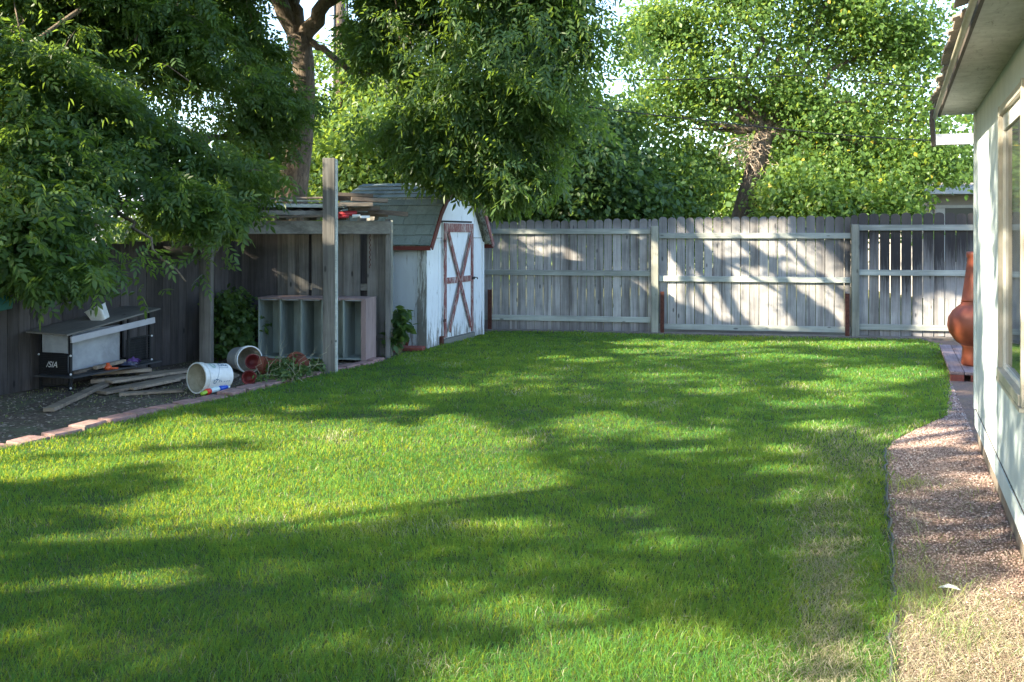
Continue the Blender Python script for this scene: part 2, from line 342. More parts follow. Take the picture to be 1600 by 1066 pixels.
# ------------------------------------------------------------------ where the photograph's sun patches lie (decides where crowns have gaps)
def E(cx, cy, rx, ry): return ('e', cx, cy, rx, ry)
LIT_G = [[(-400,760),(-100,712),(100,697),(235,672),(300,652),(420,648),(480,665),(560,658),(650,668),(700,650),(770,668),(830,695),(800,715),(890,742),(890,772),(760,775),(640,805),(610,828),(520,834),(420,822),(330,814),(205,792),(205,778),(325,768),(320,738),(280,720),(180,736),(120,750),(-100,757),(-400,800)],
  [(700,1090),(770,1015),(900,985),(1060,980),(1200,1000),(1270,1040),(1270,1100)], [(1350,1110),(1380,1005),(1420,962),(1500,945),(1640,890),(1760,1150)],
  E(120,843,34,9),E(232,845,30,9),E(365,842,46,9),E(210,905,108,15),E(830,832,46,13),E(955,662,82,13),E(1085,678,62,11),E(830,755,60,14),E(850,958,130,22),
  E(1140,538,330,5),E(1080,549,160,4),E(1040,588,46,5),E(1320,541,60,4),E(1395,585,90,9),E(1310,603,50,5),E(1290,631,90,6),E(1350,618,60,5),E(1300,665,55,7),E(1235,705,32,8),E(1240,737,42,8),E(1250,775,24,8),
  E(1455,683,62,15),E(1250,560,70,4),E(150,668,50,8),E(60,690,60,8),E(640,637,40,4),E(1130,610,50,4), E(700,612,46,4),E(480,637,30,3),E(1080,705,30,5),E(900,562,60,3),E(1160,722,20,5),E(520,882,24,5),E(420,868,26,5),E(640,872,20,5),E(1000,900,28,6),E(985,800,24,5),E(720,925,26,5),E(1180,880,22,6),E(300,1000,26,6)]
DARK_G = [[(230,700),(400,690),(560,683),(570,690),(420,702),(240,708)], [(40,716),(250,706),(250,712),(60,724)], E(700,742,60,4), E(380,662,60,4), E(600,700,50,4)]
LIT_F = [[(870,378),(900,395),(908,428),(1017,432),(1017,474),(960,462),(920,452),(895,437),(868,405)], [(1060,368),(1325,372),(1325,522),(1220,520),(1130,503),(1060,474),(1033,445),(1033,372)],
  [(1425,455),(1485,450),(1522,470),(1522,540),(1425,530)], [(1060,340),(1230,338),(1230,372),(1060,372)], E(810,427,40,4), E(850,385,30,6), E(830,368,40,4), E(1000,362,16,6)]
DARK_F = [[(1060,340),(1072,340),(1180,520),(1160,520)], [(1150,372),(1168,372),(1262,470),(1240,470)], [(1205,372),(1215,372),(1330,470),(1318,472)], [(1270,372),(1290,372),(1330,410),(1330,425)], [(1215,452),(1250,455),(1290,485),(1310,517),(1250,512),(1220,480)], [(1033,372),(1090,372),(1150,430),(1140,455),(1090,430)], E(1180,405,50,6), E(1240,430,40,4)]
def hit(shapes, x, y):
    o = np.zeros(np.shape(x), bool)
    for s in shapes:
        o |= (((x-s[1])/s[3])**2 + ((y-s[2])/s[4])**2 < 1) if s[0] == 'e' else in_poly(x, y, s)
    return o
SV = -np.array(TO_SUN)         # travel direction of light
def sunlit(Pw):
    """does the light passing point Pw go on to a sun patch?"""
    Pw = np.asarray(Pw, float); x, y, z = Pw[:,0], Pw[:,1], Pw[:,2]
    tg = z / -SV[2]
    tf = (15.97 - .196*(x+.213) - y) / (SV[1] + .196*SV[0])
    den = SV[0]*HN.x + SV[1]*HN.y; tw = -(((x-HC.x)*HN.x + (y-HC.y)*HN.y)) / den
    yw = y + SV[1]*tw; zw = z + SV[2]*tw; ok_w = (tw > 0) & (yw < 7.4) & (zw > 0) & (zw < 2.54)
    zf = z + SV[2]*tf; xf = x + SV[0]*tf; ok_f = (tf > 0) & (zf > 0) & (zf < 1.95) & (xf > -.4) & ~ok_w
    t = np.where(ok_w, tw, np.where(ok_f, tf, tg))
    Q = Pw + SV[None,:]*t[:,None]; Yq = np.maximum(Q[:,1], .3)
    px = CX + F*Q[:,0]/Yq; py = HY + F*(H - Q[:,2])/Yq
    jx = px + 9*fbm(Q[:,0], Q[:,1], 3.0, 5); jy = py + 4*fbm(Q[:,0], Q[:,1], 3.3, 9)
    lit = hit(LIT_G, jx, jy) & ~hit(DARK_G, jx, jy)
    litf = hit(LIT_F, jx, jy) & ~hit(DARK_F, jx, jy)
    sdist = (HC.y - Q[:,1]) / .929
    litw = (fbm(sdist*1.5 + Q[:,2]*.25, Q[:,2]*.6, 2.2, 31) > .14) & (sdist > .1)
    res = np.where(ok_w, litw, np.where(ok_f, litf, lit))
    return res & (Q[:,1] > .3)

# ------------------------------------------------------------------ foliage engine
def compound_template(pairs=4, L=.30, ll=.105, lw=.03, droop=.45):
    V = []; Fc = []
    def leaflet(b, d, up, l, w_):
        side = d.cross(up).normalized(); i = len(V); dn = Vector((0,0,-1))*l*.18
        V.extend([b, b + d*l*.35 + side*w_*.5, b + d*l*.7 + side*w_*.38 + dn*.5, b + d*l + dn, b + d*l*.7 - side*w_*.38 + dn*.5, b + d*l*.35 - side*w_*.5])
        Fc.extend([(i, i+1, i+2, i+3), (i, i+3, i+4, i+5)])
    up = Vector((0,0,1))
    for k in range(pairs):
        t = (k+1)/(pairs+.7)*L; b = Vector((t, 0, -droop*t*t/L))
        for sgn in (-1, 1):
            leaflet(b, Vector((.62, sgn*.78, -.32)).normalized(), up, ll*(.85+.15*math.sin(k)), lw)
    leaflet(Vector((L*.93, 0, -droop*L*.9)), Vector((.9, 0, -.5)).normalized(), up, ll*1.15, lw*1.1)
    return np.array([tuple(v) for v in V]), np.array(Fc)
def simple_template(l=.1, w_=.085):
    V = [(0,0,0), (l*.4, w_*.5, -.006), (l*.62, w_*.42, -.012), (l, 0, -.03), (l*.62, -w_*.42, -.012), (l*.4, -w_*.5, -.006)]
    return np.array(V), np.array([(0,1,2,3), (0,3,4,5)])
def place(tv, tf, Pn, az, pitch, roll, sc):
    ca, sa = np.cos(az), np.sin(az); cp, sp = np.cos(pitch), np.sin(pitch); cr, sr = np.cos(roll), np.sin(roll)
    X = np.stack([ca*cp, sa*cp, -sp], 1); Y0 = np.stack([-sa, ca, 0*ca], 1); Z0 = np.cross(X, Y0)
    Yv = Y0*cr[:,None] + Z0*sr[:,None]; Zv = np.cross(X, Yv)
    V = (tv[None,:,0,None]*X[:,None,:] + tv[None,:,1,None]*Yv[:,None,:] + tv[None,:,2,None]*Zv[:,None,:]) * sc[:,None,None] + Pn[:,None,:]
    Fo = tf[None] + (np.arange(len(Pn))*len(tv))[:,None,None]
    return V.reshape(-1,3), Fo.reshape(-1,4)
CTMP = compound_template(3, .20, .082, .032, .35); CTMP_N = compound_template(3, .21, .095, .032, .45); STMP = simple_template()
def crown(name, mat, parent, centers, radii, n_spray, per, tmpl, sc=(.8,1.25), spread=.16, droop=(.2,1.0), cull=.97, keep=None, lay=.55, seed=1, sub=16, srad=.26):
    """sprays (twig ends) through ellipsoids; each spray carries several leaves"""
    r = np.random.default_rng(seed); centers = np.asarray(centers, float); radii = np.asarray(radii, float)
    vol = np.prod(radii, 1)**.75; pr = vol/vol.sum(); bi = r.choice(len(centers), n_spray, p=pr)
    d = r.normal(size=(n_spray,3)); d /= np.linalg.norm(d, axis=1)[:,None]; rad = r.uniform(0,1,n_spray)**lay
    # lumpy surface so that the outline is uneven
    lump = 1 + .25*np.sin(d[:,0]*5 + bi) * np.cos(d[:,1]*4 + 2*bi) + .15*np.sin(d[:,2]*9 + bi*3)
    sp = centers[bi] + d*radii[bi]*(rad*lump)[:,None]
    out_az = np.arctan2(d[:,1], d[:,0])
    if sub:
        ns = max(4, n_spray//sub); base = sp[:ns]; pick = r.integers(0, ns, n_spray); g = r.normal(size=(n_spray,3)); sz_ = r.uniform(.6,1.3,ns)[pick][:,None]
        sp = base[pick] + g*srad*sz_*np.array([1,1,.62]) - np.array([0,0,1])*(np.abs(g[:,:1])*srad*.5); out_az = out_az[:ns][pick] + r.normal(size=n_spray)*.4
    k = sp[:,2] > (.25 if cull else .015)
    if keep is not None: k &= keep(sp)
    if cull: k &= ~(sunlit(sp) & (r.uniform(size=n_spray) < cull))
    sp = sp[k]; out_az = out_az[k]; m_ = len(sp)
    Pn = np.repeat(sp, per, 0) + r.normal(size=(m_*per,3))*spread*np.array([1,1,.6])
    if cull: kk = ~(sunlit(Pn) & (r.uniform(size=len(Pn)) < cull))
    else: kk = np.ones(len(Pn), bool)
    az = np.repeat(out_az, per) + r.normal(size=len(Pn))*1.0
    ti = np.clip(np.repeat(r.uniform(0,1,m_), per)*.5 + r.uniform(0,.55,len(Pn)), 0, 1)
    Pn, az, ti = Pn[kk], az[kk], ti[kk]; n = len(Pn)
    V, Fo = place(*tmpl, Pn, az, r.uniform(*droop, n), r.normal(0,.65,n), r.uniform(*sc, n))
    tn = np.repeat(ti, len(tmpl[1])) + r.uniform(-.06, .06, n*len(tmpl[1]))
    if cull:
        kf = ~(sunlit(V[Fo].mean(1)) & (r.uniform(size=len(Fo)) < cull)); Fo = Fo[kf]; tn = tn[kf]
    return np_mesh(name, V, Fo, mat, parent, tint=np.clip(tn,0,1), local=False), sp
def curve_pts(a, b, sag=0, wob=.12, n=6, seed=0):
    r = random.Random(seed); a = Vector(a); b = Vector(b); o = []
    L = (b-a).length
    for i in range(n+1):
        t = i/n; p = a.lerp(b, t); k = math.sin(math.pi*t)
        o.append(p + Vector((r.uniform(-1,1)*wob*L*k*.5, r.uniform(-1,1)*wob*L*k*.5, sag*L*k + r.uniform(-1,1)*wob*L*k*.3)))
    return o
def limb(mb, a, b, r0, r1, sag=0, wob=.12, n=6, seed=0, sides=8):
    pts = curve_pts(a, b, sag, wob, n, seed); mb.tube(pts, [r0 + (r1-r0)*i/n for i in range(n+1)], sides); return pts
def twigs(mb, origin, pts, r0=.012, seed=0):
    for i, p in enumerate(pts):
        limb(mb, origin, p, r0, .003, .04, .25, 4, seed+i, 4)
ORD = ['first','second','third','fourth','fifth','sixth','seventh','eighth','ninth','tenth','eleventh','twelfth','thirteenth','fourteenth','fifteenth','sixteenth','seventeenth','eighteenth','nineteenth','twentieth']
# ================================================================== BACK FENCE
fr = thing('board_fence', 'tall grey weathered back fence with scalloped board tops and pale rails', 'fence', (0, FY(0), 0), math.atan2(-.196, 1))
K = 1.019
def pickets(x0, x1, ztop, z0=.03, gap=.006, pitch=.143, seed=0, lean=0):
    r = random.Random(seed); mb = MB(); x = x0; i = 0
    while x < x1 - .03:
        wd = min(pitch - gap - r.uniform(0, .004), x1 - x); zt = ztop + r.uniform(-.012, .012) + lean*(x-x0)
        c = x + wd/2; R_ = wd/2; y = .030 + r.uniform(0, .006)
        arc = [(c + R_*math.cos(a), zt - .055 + .055*math.sin(a)**.8) for a in [math.pi*k/8 for k in range(0, 9)]]
        poly = [(x + wd, z0 + r.uniform(-.01,.01)), ] + [(p, q) for p, q in arc] + [(x, z0)]
        t = r.random(); mb.prism(poly, y, y + .017, tint=t); x += pitch; i += 1
    return mb
secs = [(-.75*K, 2.245*K, 1.815, .02, (1.645,.965,.215), .009, .022), (2.365*K, 5.26*K, 1.875, .10, (1.575,.885,.115), .010, .006), (5.375*K, 9.6*K, 1.925, .03, (1.70,1.005,.165), .016, 0)]
for i, (a, b, zt, z0, rails, gap, ln) in enumerate(secs):
    pickets(a, b, zt, z0, gap, .143 if i < 2 else .158, 11+i, ln*.6).build('fence_boards', M_fence, fr)
    for z in rails:
        MB().box(a+.003, b-.003, -.012, .029, z-.044, z+.044, tint=random.random()).build('fence_rail', M_rail, fr, bevel=.003)
# boards that run on behind the two posts
pickets(2.25*K, 2.365*K, 1.85, .05, .006, .11, 3).build('fence_boards', M_fence, fr)
pickets(5.265*K, 5.375*K, 1.91, .05, .006, .11, 4).build('fence_boards', M_fence, fr)
for x, zt in ((2.305*K, 1.73), (5.317*K, 1.75), (-.80*K, 1.7)):
    MB().box(x-.056, x+.056, -.07, .026, -.1, zt, tint=random.random()).build('fence_post', M_post, fr, bevel=.004)
for x in (-.36*K, 2.42*K, 5.20*K):
    mb = MB(); mb.box(x-.03, x+.03, -.075, -.069, -.1, .68); mb.box(x-.03, x-.024, -.069, -.016, -.1, .68); mb.box(x+.024, x+.03, -.069, -.016, -.1, .68)
    mb.build('steel_stake', M_rust, fr)
mb = MB().box(-.7, 9.6, -.14, .10, -.05, .022); st = mb.build('mow_strip', M_concrete, None); st.location = fr.location; st.rotation_euler = fr.rotation_euler; st['kind'] = 'structure'

# ================================================================== LEFT FENCE
lf = thing('side_fence', 'dark brown plain board fence along the left side of the yard', 'fence', (-5.5, 8.6, 0), math.atan2(1, .4))
mb = MB(); x = -11; r_ = random.Random(4)
while x < 8.6:
    wd = .138; mb.box(x, x+wd-.006, 0+r_.uniform(0,.006), .018+r_.uniform(.001,.006), -.06, 1.5+r_.uniform(-.02,.02), tint=r_.random()); x += wd
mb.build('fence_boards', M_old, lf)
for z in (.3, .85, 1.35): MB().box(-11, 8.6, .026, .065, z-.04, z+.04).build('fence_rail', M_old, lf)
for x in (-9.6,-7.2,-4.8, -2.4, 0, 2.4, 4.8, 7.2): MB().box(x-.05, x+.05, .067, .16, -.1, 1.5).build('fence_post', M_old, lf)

# ================================================================== SHED
sh = thing('garden_shed', 'small white barn-shaped garden shed with peeling paint and green-grey gambrel roof', 'shed', (-1.205, 13.40, 0), math.atan2(.937, .349))
W_, D_ = 2.13, 1.45
prof = [(0,1.46),(.10,1.60),(.24,1.80),(.42,2.02),(.64,2.16),(W_/2,2.31)]
prof = prof + [(W_-p[0], p[1]) for p in reversed(prof[:-1])]
# front wall with opening edge left for door recess: wall is behind, door stands 2 cm proud
front = [(0,.0),(W_,.0),(W_,1.46)] + list(reversed(prof))[1:] 
fw = MB(); fw.prism(front, 0, .03); 
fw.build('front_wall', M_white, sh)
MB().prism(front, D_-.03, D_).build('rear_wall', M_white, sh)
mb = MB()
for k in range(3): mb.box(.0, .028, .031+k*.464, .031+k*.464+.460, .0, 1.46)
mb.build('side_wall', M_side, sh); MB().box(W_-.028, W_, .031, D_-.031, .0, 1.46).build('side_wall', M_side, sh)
MB().box(-.022,-.001,-.020,.12,-.02,1.44).build('corner_board', M_corner, sh)
MB().box(.0,.055,-.020,-.001,-.02,1.47).build('corner_board', M_white, sh)
MB().box(W_-.07,W_,-.018,-.001,-.02,1.47).build('corner_board', M_white, sh)
MB().box(.06,W_-.075,-.008,-.001,1.535,1.549).build('wall_seam', M_corner, sh)
for x in (.42, 1.78): MB().box(x-.006,x+.006,-.006,-.001,.03,1.53).build('siding_batten', M_white, sh)
# roof: rows of shingle tabs laid along the gambrel outline
oh = .13
outl = [(-.13,1.44),(.03,1.665),(.20,1.92),(.40,2.115),(W_/2,2.375)]
def arc_len(pl): return [0] + list(np.cumsum([math.dist(pl[i], pl[i+1]) for i in range(len(pl)-1)]))
def at_len(pl, L, t):
    for i in range(len(pl)-1):
        if t <= L[i+1] or i == len(pl)-2:
            f = (t-L[i])/(L[i+1]-L[i]); return (pl[i][0]+(pl[i+1][0]-pl[i][0])*f, pl[i][1]+(pl[i+1][1]-pl[i][1])*f)
for side in (0, 1):
    Ls = arc_len(outl); tot = Ls[-1]; rows = 9; mb = MB(); r_ = random.Random(side)
    for k in range(rows):
        a = at_len(outl, Ls, tot*k/rows); b = at_len(outl, Ls, min(tot, tot*(k+1)/rows + .02))
        nx, nz = -(b[1]-a[1]), (b[0]-a[0]); ln = math.hypot(nx, nz); nx /= ln; nz /= ln
        y = -oh - r_.uniform(0, .15)
        while y < D_ + oh:
            wd = r_.choice((.16,.19,.22,.3)); y0 = max(y, -oh); y1 = min(y+wd-.005, D_+oh); l_ = .022 + r_.uniform(0, .004)
            if y1 > y0 + .01:
                dr = r_.uniform(0,.035)
                q = [(a[0]+nx*.004 - (b[0]-a[0])*dr, a[1]+nz*.004 - (b[1]-a[1])*dr),(a[0]+nx*l_- (b[0]-a[0])*dr,a[1]+nz*l_- (b[1]-a[1])*dr),(b[0]+nx*.006,b[1]+nz*.006),(b[0]+nx*.001,b[1]+nz*.001)]
                if side: q = [(W_-p[0], p[1]) for p in q]
                mb.prism(q, y0, y1, tint=r_.random())
            y += wd
    rf = mb.build('roof', M_shing, sh)
    # decking + red fascia along the gable edge and eave
    for yy, nm, mt in ((-oh-.018, 'gable_trim', M_redf if side == 0 else M_red), (D_+oh, 'gable_trim', M_redf)):
        q = outl + [(p[0]+(.055 if i < 4 else 0), p[1]-.06) for i, p in reversed(list(enumerate(outl)))]
        if side: q = [(W_-p[0], p[1]) for p in q]
        MB().prism(q, yy, yy+.018).build(nm, mt, rf)
    q = outl + [(p[0]+(.012 if i < 4 else 0), p[1]-.014) for i, p in reversed(list(enumerate(outl)))]
    if side: q = [(W_-p[0], p[1]) for p in q]
    MB().prism(q, -oh+.001, D_+oh-.001).build('roof_deck', M_corner, rf)
    xx = (-.125, -.107) if side == 0 else (W_+.107, W_+.125)
    MB().box(xx[0], xx[1], -oh+.001, D_+oh-.001, 1.375, 1.437).build('eave_fascia', M_redf, rf)
# door with red frame and cross
dr = MB().box(.535, 1.627, -.028, -.010, .09, 1.77).build('door', M_white, sh)
MB().box(.52,1.64,-.0095,-.0015,1.765,1.80).build('door_head', M_black, sh)
z0, z1, x0, x1 = .10, 1.76, .54, 1.622; yf = -.046
MB().box(x0,x0+.075,yf,-.029,z0,z1).build('door_frame', M_red, dr); MB().box(x1-.075,x1,yf,-.029,z0,z1).build('door_frame', M_red, dr)
MB().box(x0+.077,x1-.077,yf,-.029,z1-.13,z1).build('door_frame', M_red, dr); MB().box(x0+.077,x1-.077,yf,-.029,.875,.965).build('door_frame', M_red, dr)
MB().beam((x0+.10,-.052,z1-.13),(x1-.10,-.052,z0+.05),.012,.075,up=(0,1,0)) if 0 else None
def brace(a, b):
    a = Vector(a); b = Vector(b); d = (b-a).normalized(); s_ = Vector((d.z,0,-d.x))*.035
    return MB().add([a-s_, a+s_, b+s_, b-s_, a-s_+Vector((0,-.014,0)), a+s_+Vector((0,-.014,0)), b+s_+Vector((0,-.014,0)), b-s_+Vector((0,-.014,0))], [(0,1,2,3),(7,6,5,4),(0,4,5,1),(1,5,6,2),(2,6,7,3),(3,7,4,0)])
brace((x0+.12,-.047,z1-.14),(x1-.12,-.047,z0+.08)).build('door_brace', M_red, dr)
brace((x1-.12,-.062,z1-.14),(x0+.12,-.062,z0+.08)).build('door_brace', M_red, dr)
mb = MB(); mb.box(x1-.07,x1+.03,-.056,-.047,.90,.94); mb.tube([(x1+.0,-.07,.93),(x1+.08,-.075,.925),(x1+.12,-.06,.90)], .008, 6); mb.build('latch', M_black, dr)
for z in (.35, 1.5): MB().box(x0-.05,x0+.04,-.052,-.047,z-.02,z+.02).build('hinge', M_rust, dr)
MB().box(.5,1.66,-.06,-.001,-.01,.075).build('sill', M_corner, sh)
MB().box(.44,.50,-.05,-.01,.0,.13).build('broken_corner_block', M_rust, sh)

# ================================================================== LEAN-TO SHELTER
SL = Vector((-3.71, 11.65, 0)); SR = Vector((-1.60, 12.50, 0))
ls = thing('open_shelter', 'old grey lean-to shelter of posts and boards beside the white shed', 'shelter', (-2.65, 12.1, 0))
def wbuild(mb, name, mat, parent, bevel=0, smooth=False): return mb.build(name, mat, parent, smooth, False, bevel)
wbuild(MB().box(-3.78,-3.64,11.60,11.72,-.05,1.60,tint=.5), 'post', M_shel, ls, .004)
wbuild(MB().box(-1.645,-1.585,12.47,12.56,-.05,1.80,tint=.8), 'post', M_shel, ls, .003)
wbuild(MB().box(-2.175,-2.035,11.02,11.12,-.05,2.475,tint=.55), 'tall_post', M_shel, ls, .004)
wbuild(MB().box(-2.034,-2.014,11.03,11.11,-.05,2.46,tint=.9), 'post_edge_board', M_rail, ls, .002)
bd = (SR-SL).normalized(); pb = Vector((-bd.y, bd.x, 0))
a = SL - bd*.35; b = SR + bd*.02
wbuild(MB().beam(a+Vector((0,-.06,1.685)), b+Vector((0,-.06,1.685)), .04, .165, tint=.6), 'front_beam', M_shelx, ls, .003)
wbuild(MB().beam(a+pb*.95+Vector((0,0,1.70)), b+pb*.45+Vector((0,0,1.70)), .04, .14), 'rear_beam', M_shelx, ls)
mb = MB()
for k in range(7):
    p = a.lerp(b, (k+.5)/7); mb.beam(p - pb*.03 + Vector((0,0,1.83)), p + pb*1.0 + Vector((0,0,1.83)), .04, .10, tint=random.random())
wbuild(mb, 'rafters', M_shelx, ls)
# corrugated metal sheets in two lapped layers
m, nt_, b_ = new_mat('dull_corrugated_metal'); M_corr = m
nt_.links.new(ramp(nt_, noise(nt_, mapping(nt_, (2,9,9)), 2, 6, .7), [(.35, (.10,.095,.09)), (.7, (.40,.39,.37))]), b_.inputs['Base Color']); b_.inputs['Roughness'].default_value = .6; b_.inputs['Metallic'].default_value = .35
for lay, (fa, fb, z, dd) in enumerate(((.06, .74, 1.895, 1.05), (.10, .80, 1.945, 1.0), (.05,.70,1.985,.9))):
    mb = MB(); n = 46; vs = []; L = (b-a).length
    for j in (0, 1):
        for k in range(n+1):
            t = fa + (fb-fa)*k/n; p = a.lerp(b, t) + pb*(-.12-.02*lay if j == 0 else dd)
            vs.append(p + Vector((0,0,z + .013*math.sin(k*math.pi/2) + (.0 if j == 0 else -.03))))
    m2 = [v - Vector((0,0,.004)) for v in vs]
    q = len(vs); mb.add(vs + m2, [(k, k+1, n+2+k, n+1+k) for k in range(n)] + [(q+k, q+n+1+k, q+n+2+k, q+k+1) for k in range(n)] + [(k, q+k, q+k+1, k+1) for k in range(n)])
    wbuild(mb, 'corrugated_sheet', M_corr, ls)
wbuild(MB().beam(a.lerp(b,.05)-pb*.15+Vector((0,0,1.955)), a.lerp(b,.74)-pb*.15+Vector((0,0,1.955)), .02, .045, tint=.8), 'roof_edge_board', M_rail, ls)
wbuild(MB().beam(a.lerp(b,.08)-pb*.13+Vector((0,0,1.865)), a.lerp(b,.76)-pb*.13+Vector((0,0,1.865)), .02, .05, tint=.5), 'roof_edge_board', M_shelx, ls)
wbuild(MB().beam(a.lerp(b,.03)-pb*.10+Vector((0,0,2.015)), a.lerp(b,.72)-pb*.12+Vector((0,0,2.015)), .10, .02, tint=.9), 'roof_edge_board', M_post, ls)
mb = MB(); A_ = Vector((-3.60, 12.88, 0)); B_ = Vector((-1.62, 12.62, 0)); dw = (B_-A_).normalized(); L = (B_-A_).length; x = 0; r_ = random.Random(9)
for wd, gp in ((.135,.006),(.14,.005),(.14,.05),(.14,.004),(.15,.004),(.13,.045),(.14,.006),(.14,.004),(.14,.005),(.13,.006),(.09,.10),(.14,.004),(.14,.006),(.14,.004),(.14,.004),(.12,.0)):
    if x + wd > L: break
    p = A_ + dw*x; q = A_ + dw*(x+wd); o_ = r_.uniform(0,.01)
    mb.beam(p.lerp(q,.5) + Vector((0,o_,.0)), p.lerp(q,.5) + Vector((0,o_,1.60)), wd, .018, tint=r_.random(), up=(0,1,0)); x += wd + gp
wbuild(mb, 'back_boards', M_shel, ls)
wbuild(MB().beam(B_+Vector((.0,.02,0)), B_+Vector((.0,.02,1.78)), .10, .03, tint=.8, up=(0,1,0)), 'side_board', M_post, ls)
wbuild(MB().beam(A_.lerp(B_,.5)+Vector((0,.075,0)), A_.lerp(B_,.5)+Vector((0,.075,1.62)), L, .012, up=(0,1,0)), 'gap_darkening_panel', M_old, ls)  # added dark sheet, stands in for the shade behind the board gaps
wbuild(MB().beam(A_+Vector((0,.03,.9)), B_+Vector((0,.03,.9)), .03, .09), 'back_rail', M_shelx, ls)
mb = MB(); 
for k in range(22): mb.beam((-1.83+.01*math.sin(k*2), 12.36, 1.60-.02*k), (-1.83+.01*math.cos(k*2), 12.37, 1.585-.02*k), .007, .007)
c_ = wbuild(mb, 'hanging_chain', M_rust, None); tag(c_, 'thin rusty chain hanging from the shelter beam near its right end', 'chain')
# scrap lumber stacked on the shelter roof (each one can be lifted away)
scr = [((515,311),(560,309),12.1,.16,.055,'dark board end packed behind the tall post on the shelter roof', M_scrap),((530,334),(606,336),12.25,.16,.05,'broad dark board lying directly on the right end of the shelter beam', M_scrap),
 ((505,303),(583,306),11.9,.12,.045,'long dark warped board topmost on the shelter roof pile', M_scrap),
 ((548,311),(605,314),11.95,.14,.050,'short dark board under the topmost one on the shelter roof', M_scrap),
 ((520,320),(582,320),11.8,.16,.045,'flat pale grey board lying on the corrugated sheets behind the tall post', M_plank),
 ((545,328),(592,326),12.0,.16,.055,'stubby brown board end in the middle of the roof pile', M_scrap),
 ((562,335),(600,333),12.1,.10,.030,'rough brown board end at the right of the red scrap', M_scrap),
 ((575,330),(637,335),12.1,.07,.058,'thick dark timber sticking out past the right end of the shelter beam', M_scrap),
 ((380,340),(505,338),11.75,.08,.028,'reddish brown lath under the metal sheets above the shelter beam', M_scrap),
 ((400,311),(515,309),12.2,.12,.022,'pale sun-bleached board lying on top of the metal sheets', M_plank)]
for (x1,y1),(x2,y2),Y,wd,th,lab,mt in scr:
    pa = P(x1,y1,Y); pb_ = P(x2,y2,Y+.12); o = wbuild(MB().beam(pa,pb_,wd,th,tint=random.random()), 'scrap_board', mt, None, .003); tag(o, lab, 'board', 'scrap boards piled on the shelter roof')
M_redpl = plain('faded_red_plastic', (.36,.03,.04), .5, .3, 9)
mb = MB(); pa = P(524,336,11.9); mb.tube([pa, P(540,334,11.9), P(557,333,11.95)], [.03,.035,.028], 8); mb.tube([P(526,340,11.85),P(545,338,11.85)], .02, 6)
tag(wbuild(mb, 'red_scrap', M_redpl, None, smooth=True), 'red scrap of plastic tucked among the boards on the shelter roof', 'scrap')
mb = MB(); mb.tube([P(551,338,11.85), P(563,337,11.85)], [.022,.016], 8); mb.beam(P(563,339,11.85),P(577,339,11.9),.05,.03)
tag(wbuild(mb, 'white_scrap', M_whitep, None), 'small white scrap beside the red one on the shelter beam', 'scrap')

# ================================================================== SHELF CABINET
cb = thing('shelf_cabinet', 'low pinkish brown open cabinet with five grey-blue upright bays under the shelter', 'cabinet', (-1.83, 11.94, 0), math.atan2(11.94-12.17, -1.83+3.20))
Lc = math.hypot(1.37, .23); hC = .80; dC = .42
MB().box(-Lc-.02, .012, -.012, dC+.01, hC-.022, hC).build('top_board', M_brown, cb, bevel=.002)
MB().box(-.006, .012, .0, dC, -.01, hC-.023).build('side_panel', M_brown, cb)
MB().box(-.048,-.0065,-.004,.012,-.01,hC-.023).build('edge_strip', M_brown, cb)
MB().box(-Lc-.018, -Lc, .0, dC, -.01, hC-.023).build('side_panel', M_cab, cb)
MB().box(-Lc, -.0065, dC-.012, dC, .02, hC-.023).build('back_panel', M_cab, cb)
MB().box(-Lc, -.0065, .013, dC-.013, .03, .05).build('bottom_board', M_cab, cb)
mcab = M_cab
for k in range(1, 5):
    x = -Lc + Lc*k/5
    mb = MB().box(x-.010, x+.010, .0, dC-.013, .051, hC-.023)
    for q in range(11): mb.box(x-.0125, x-.0101, .10, .112, .12+q*.055, .128+q*.055, tint=0); mb.box(x-.0125,x-.0101,.30,.312,.12+q*.055,.128+q*.055)
    mb.build('divider', M_cab, cb)
for k in range(5):
    x = -Lc + Lc*k/5 + .012
    MB().box(x+.012, x+Lc/5-.05, -.008, .012, hC-.034, hC-.024).build('edge_lip', M_greyp, cb)

# ================================================================== CRATE (old kennel / hutch)
hu = thing('hutch', 'dark metal-framed hutch with a tilted lid board against the side fence', 'hutch', (-4.50, 9.78, 0), math.atan2(1.17, .38))
Lh = 1.24; dh = .40        # local x: away along the fence, local y: to the fence
def hb(*a, **k): return MB().box(*a, **k)
for x, y, h in ((0,0,.58),(0,dh-.025,.62),(Lh-.03,0,.72),(Lh-.03,dh-.025,.76)):
    hb(x, x+.03, y, y+.025, .0, h).build('corner_post', M_black, hu)
mb = MB(); mb.box(.03,Lh-.03,0,.02,.16,.18); mb.box(.0,.02,.03,dh-.03,.16,.18); mb.box(.0,.02,.03,dh-.03,.03,.045); mb.box(Lh-.02,Lh,.03,dh-.03,.16,.18); mb.box(.03,Lh-.03,dh-.02,dh,.16,.18); mb.box(.0,.02,.03,dh-.03,.36,.38)
mb.build('frame', M_black, hu)
hb(-.10, Lh+.02, -.13, dh-.03, .145, .159).build('tray', plain('dark_tray', (.03,.035,.045), .5, .4, 8, (.12,.12,.12), .4), hu)
hb(.04, .84, .10, .115, .16, .60).build('front_panel', M_greyp, hu)
hb(.003, .016, .035, dh-.04, .385, .57).build('end_panel', M_greyp, hu)
ep = hb(-.004, .002, .03, dh-.03, .18, .36).build('lower_end_panel', M_black, hu)
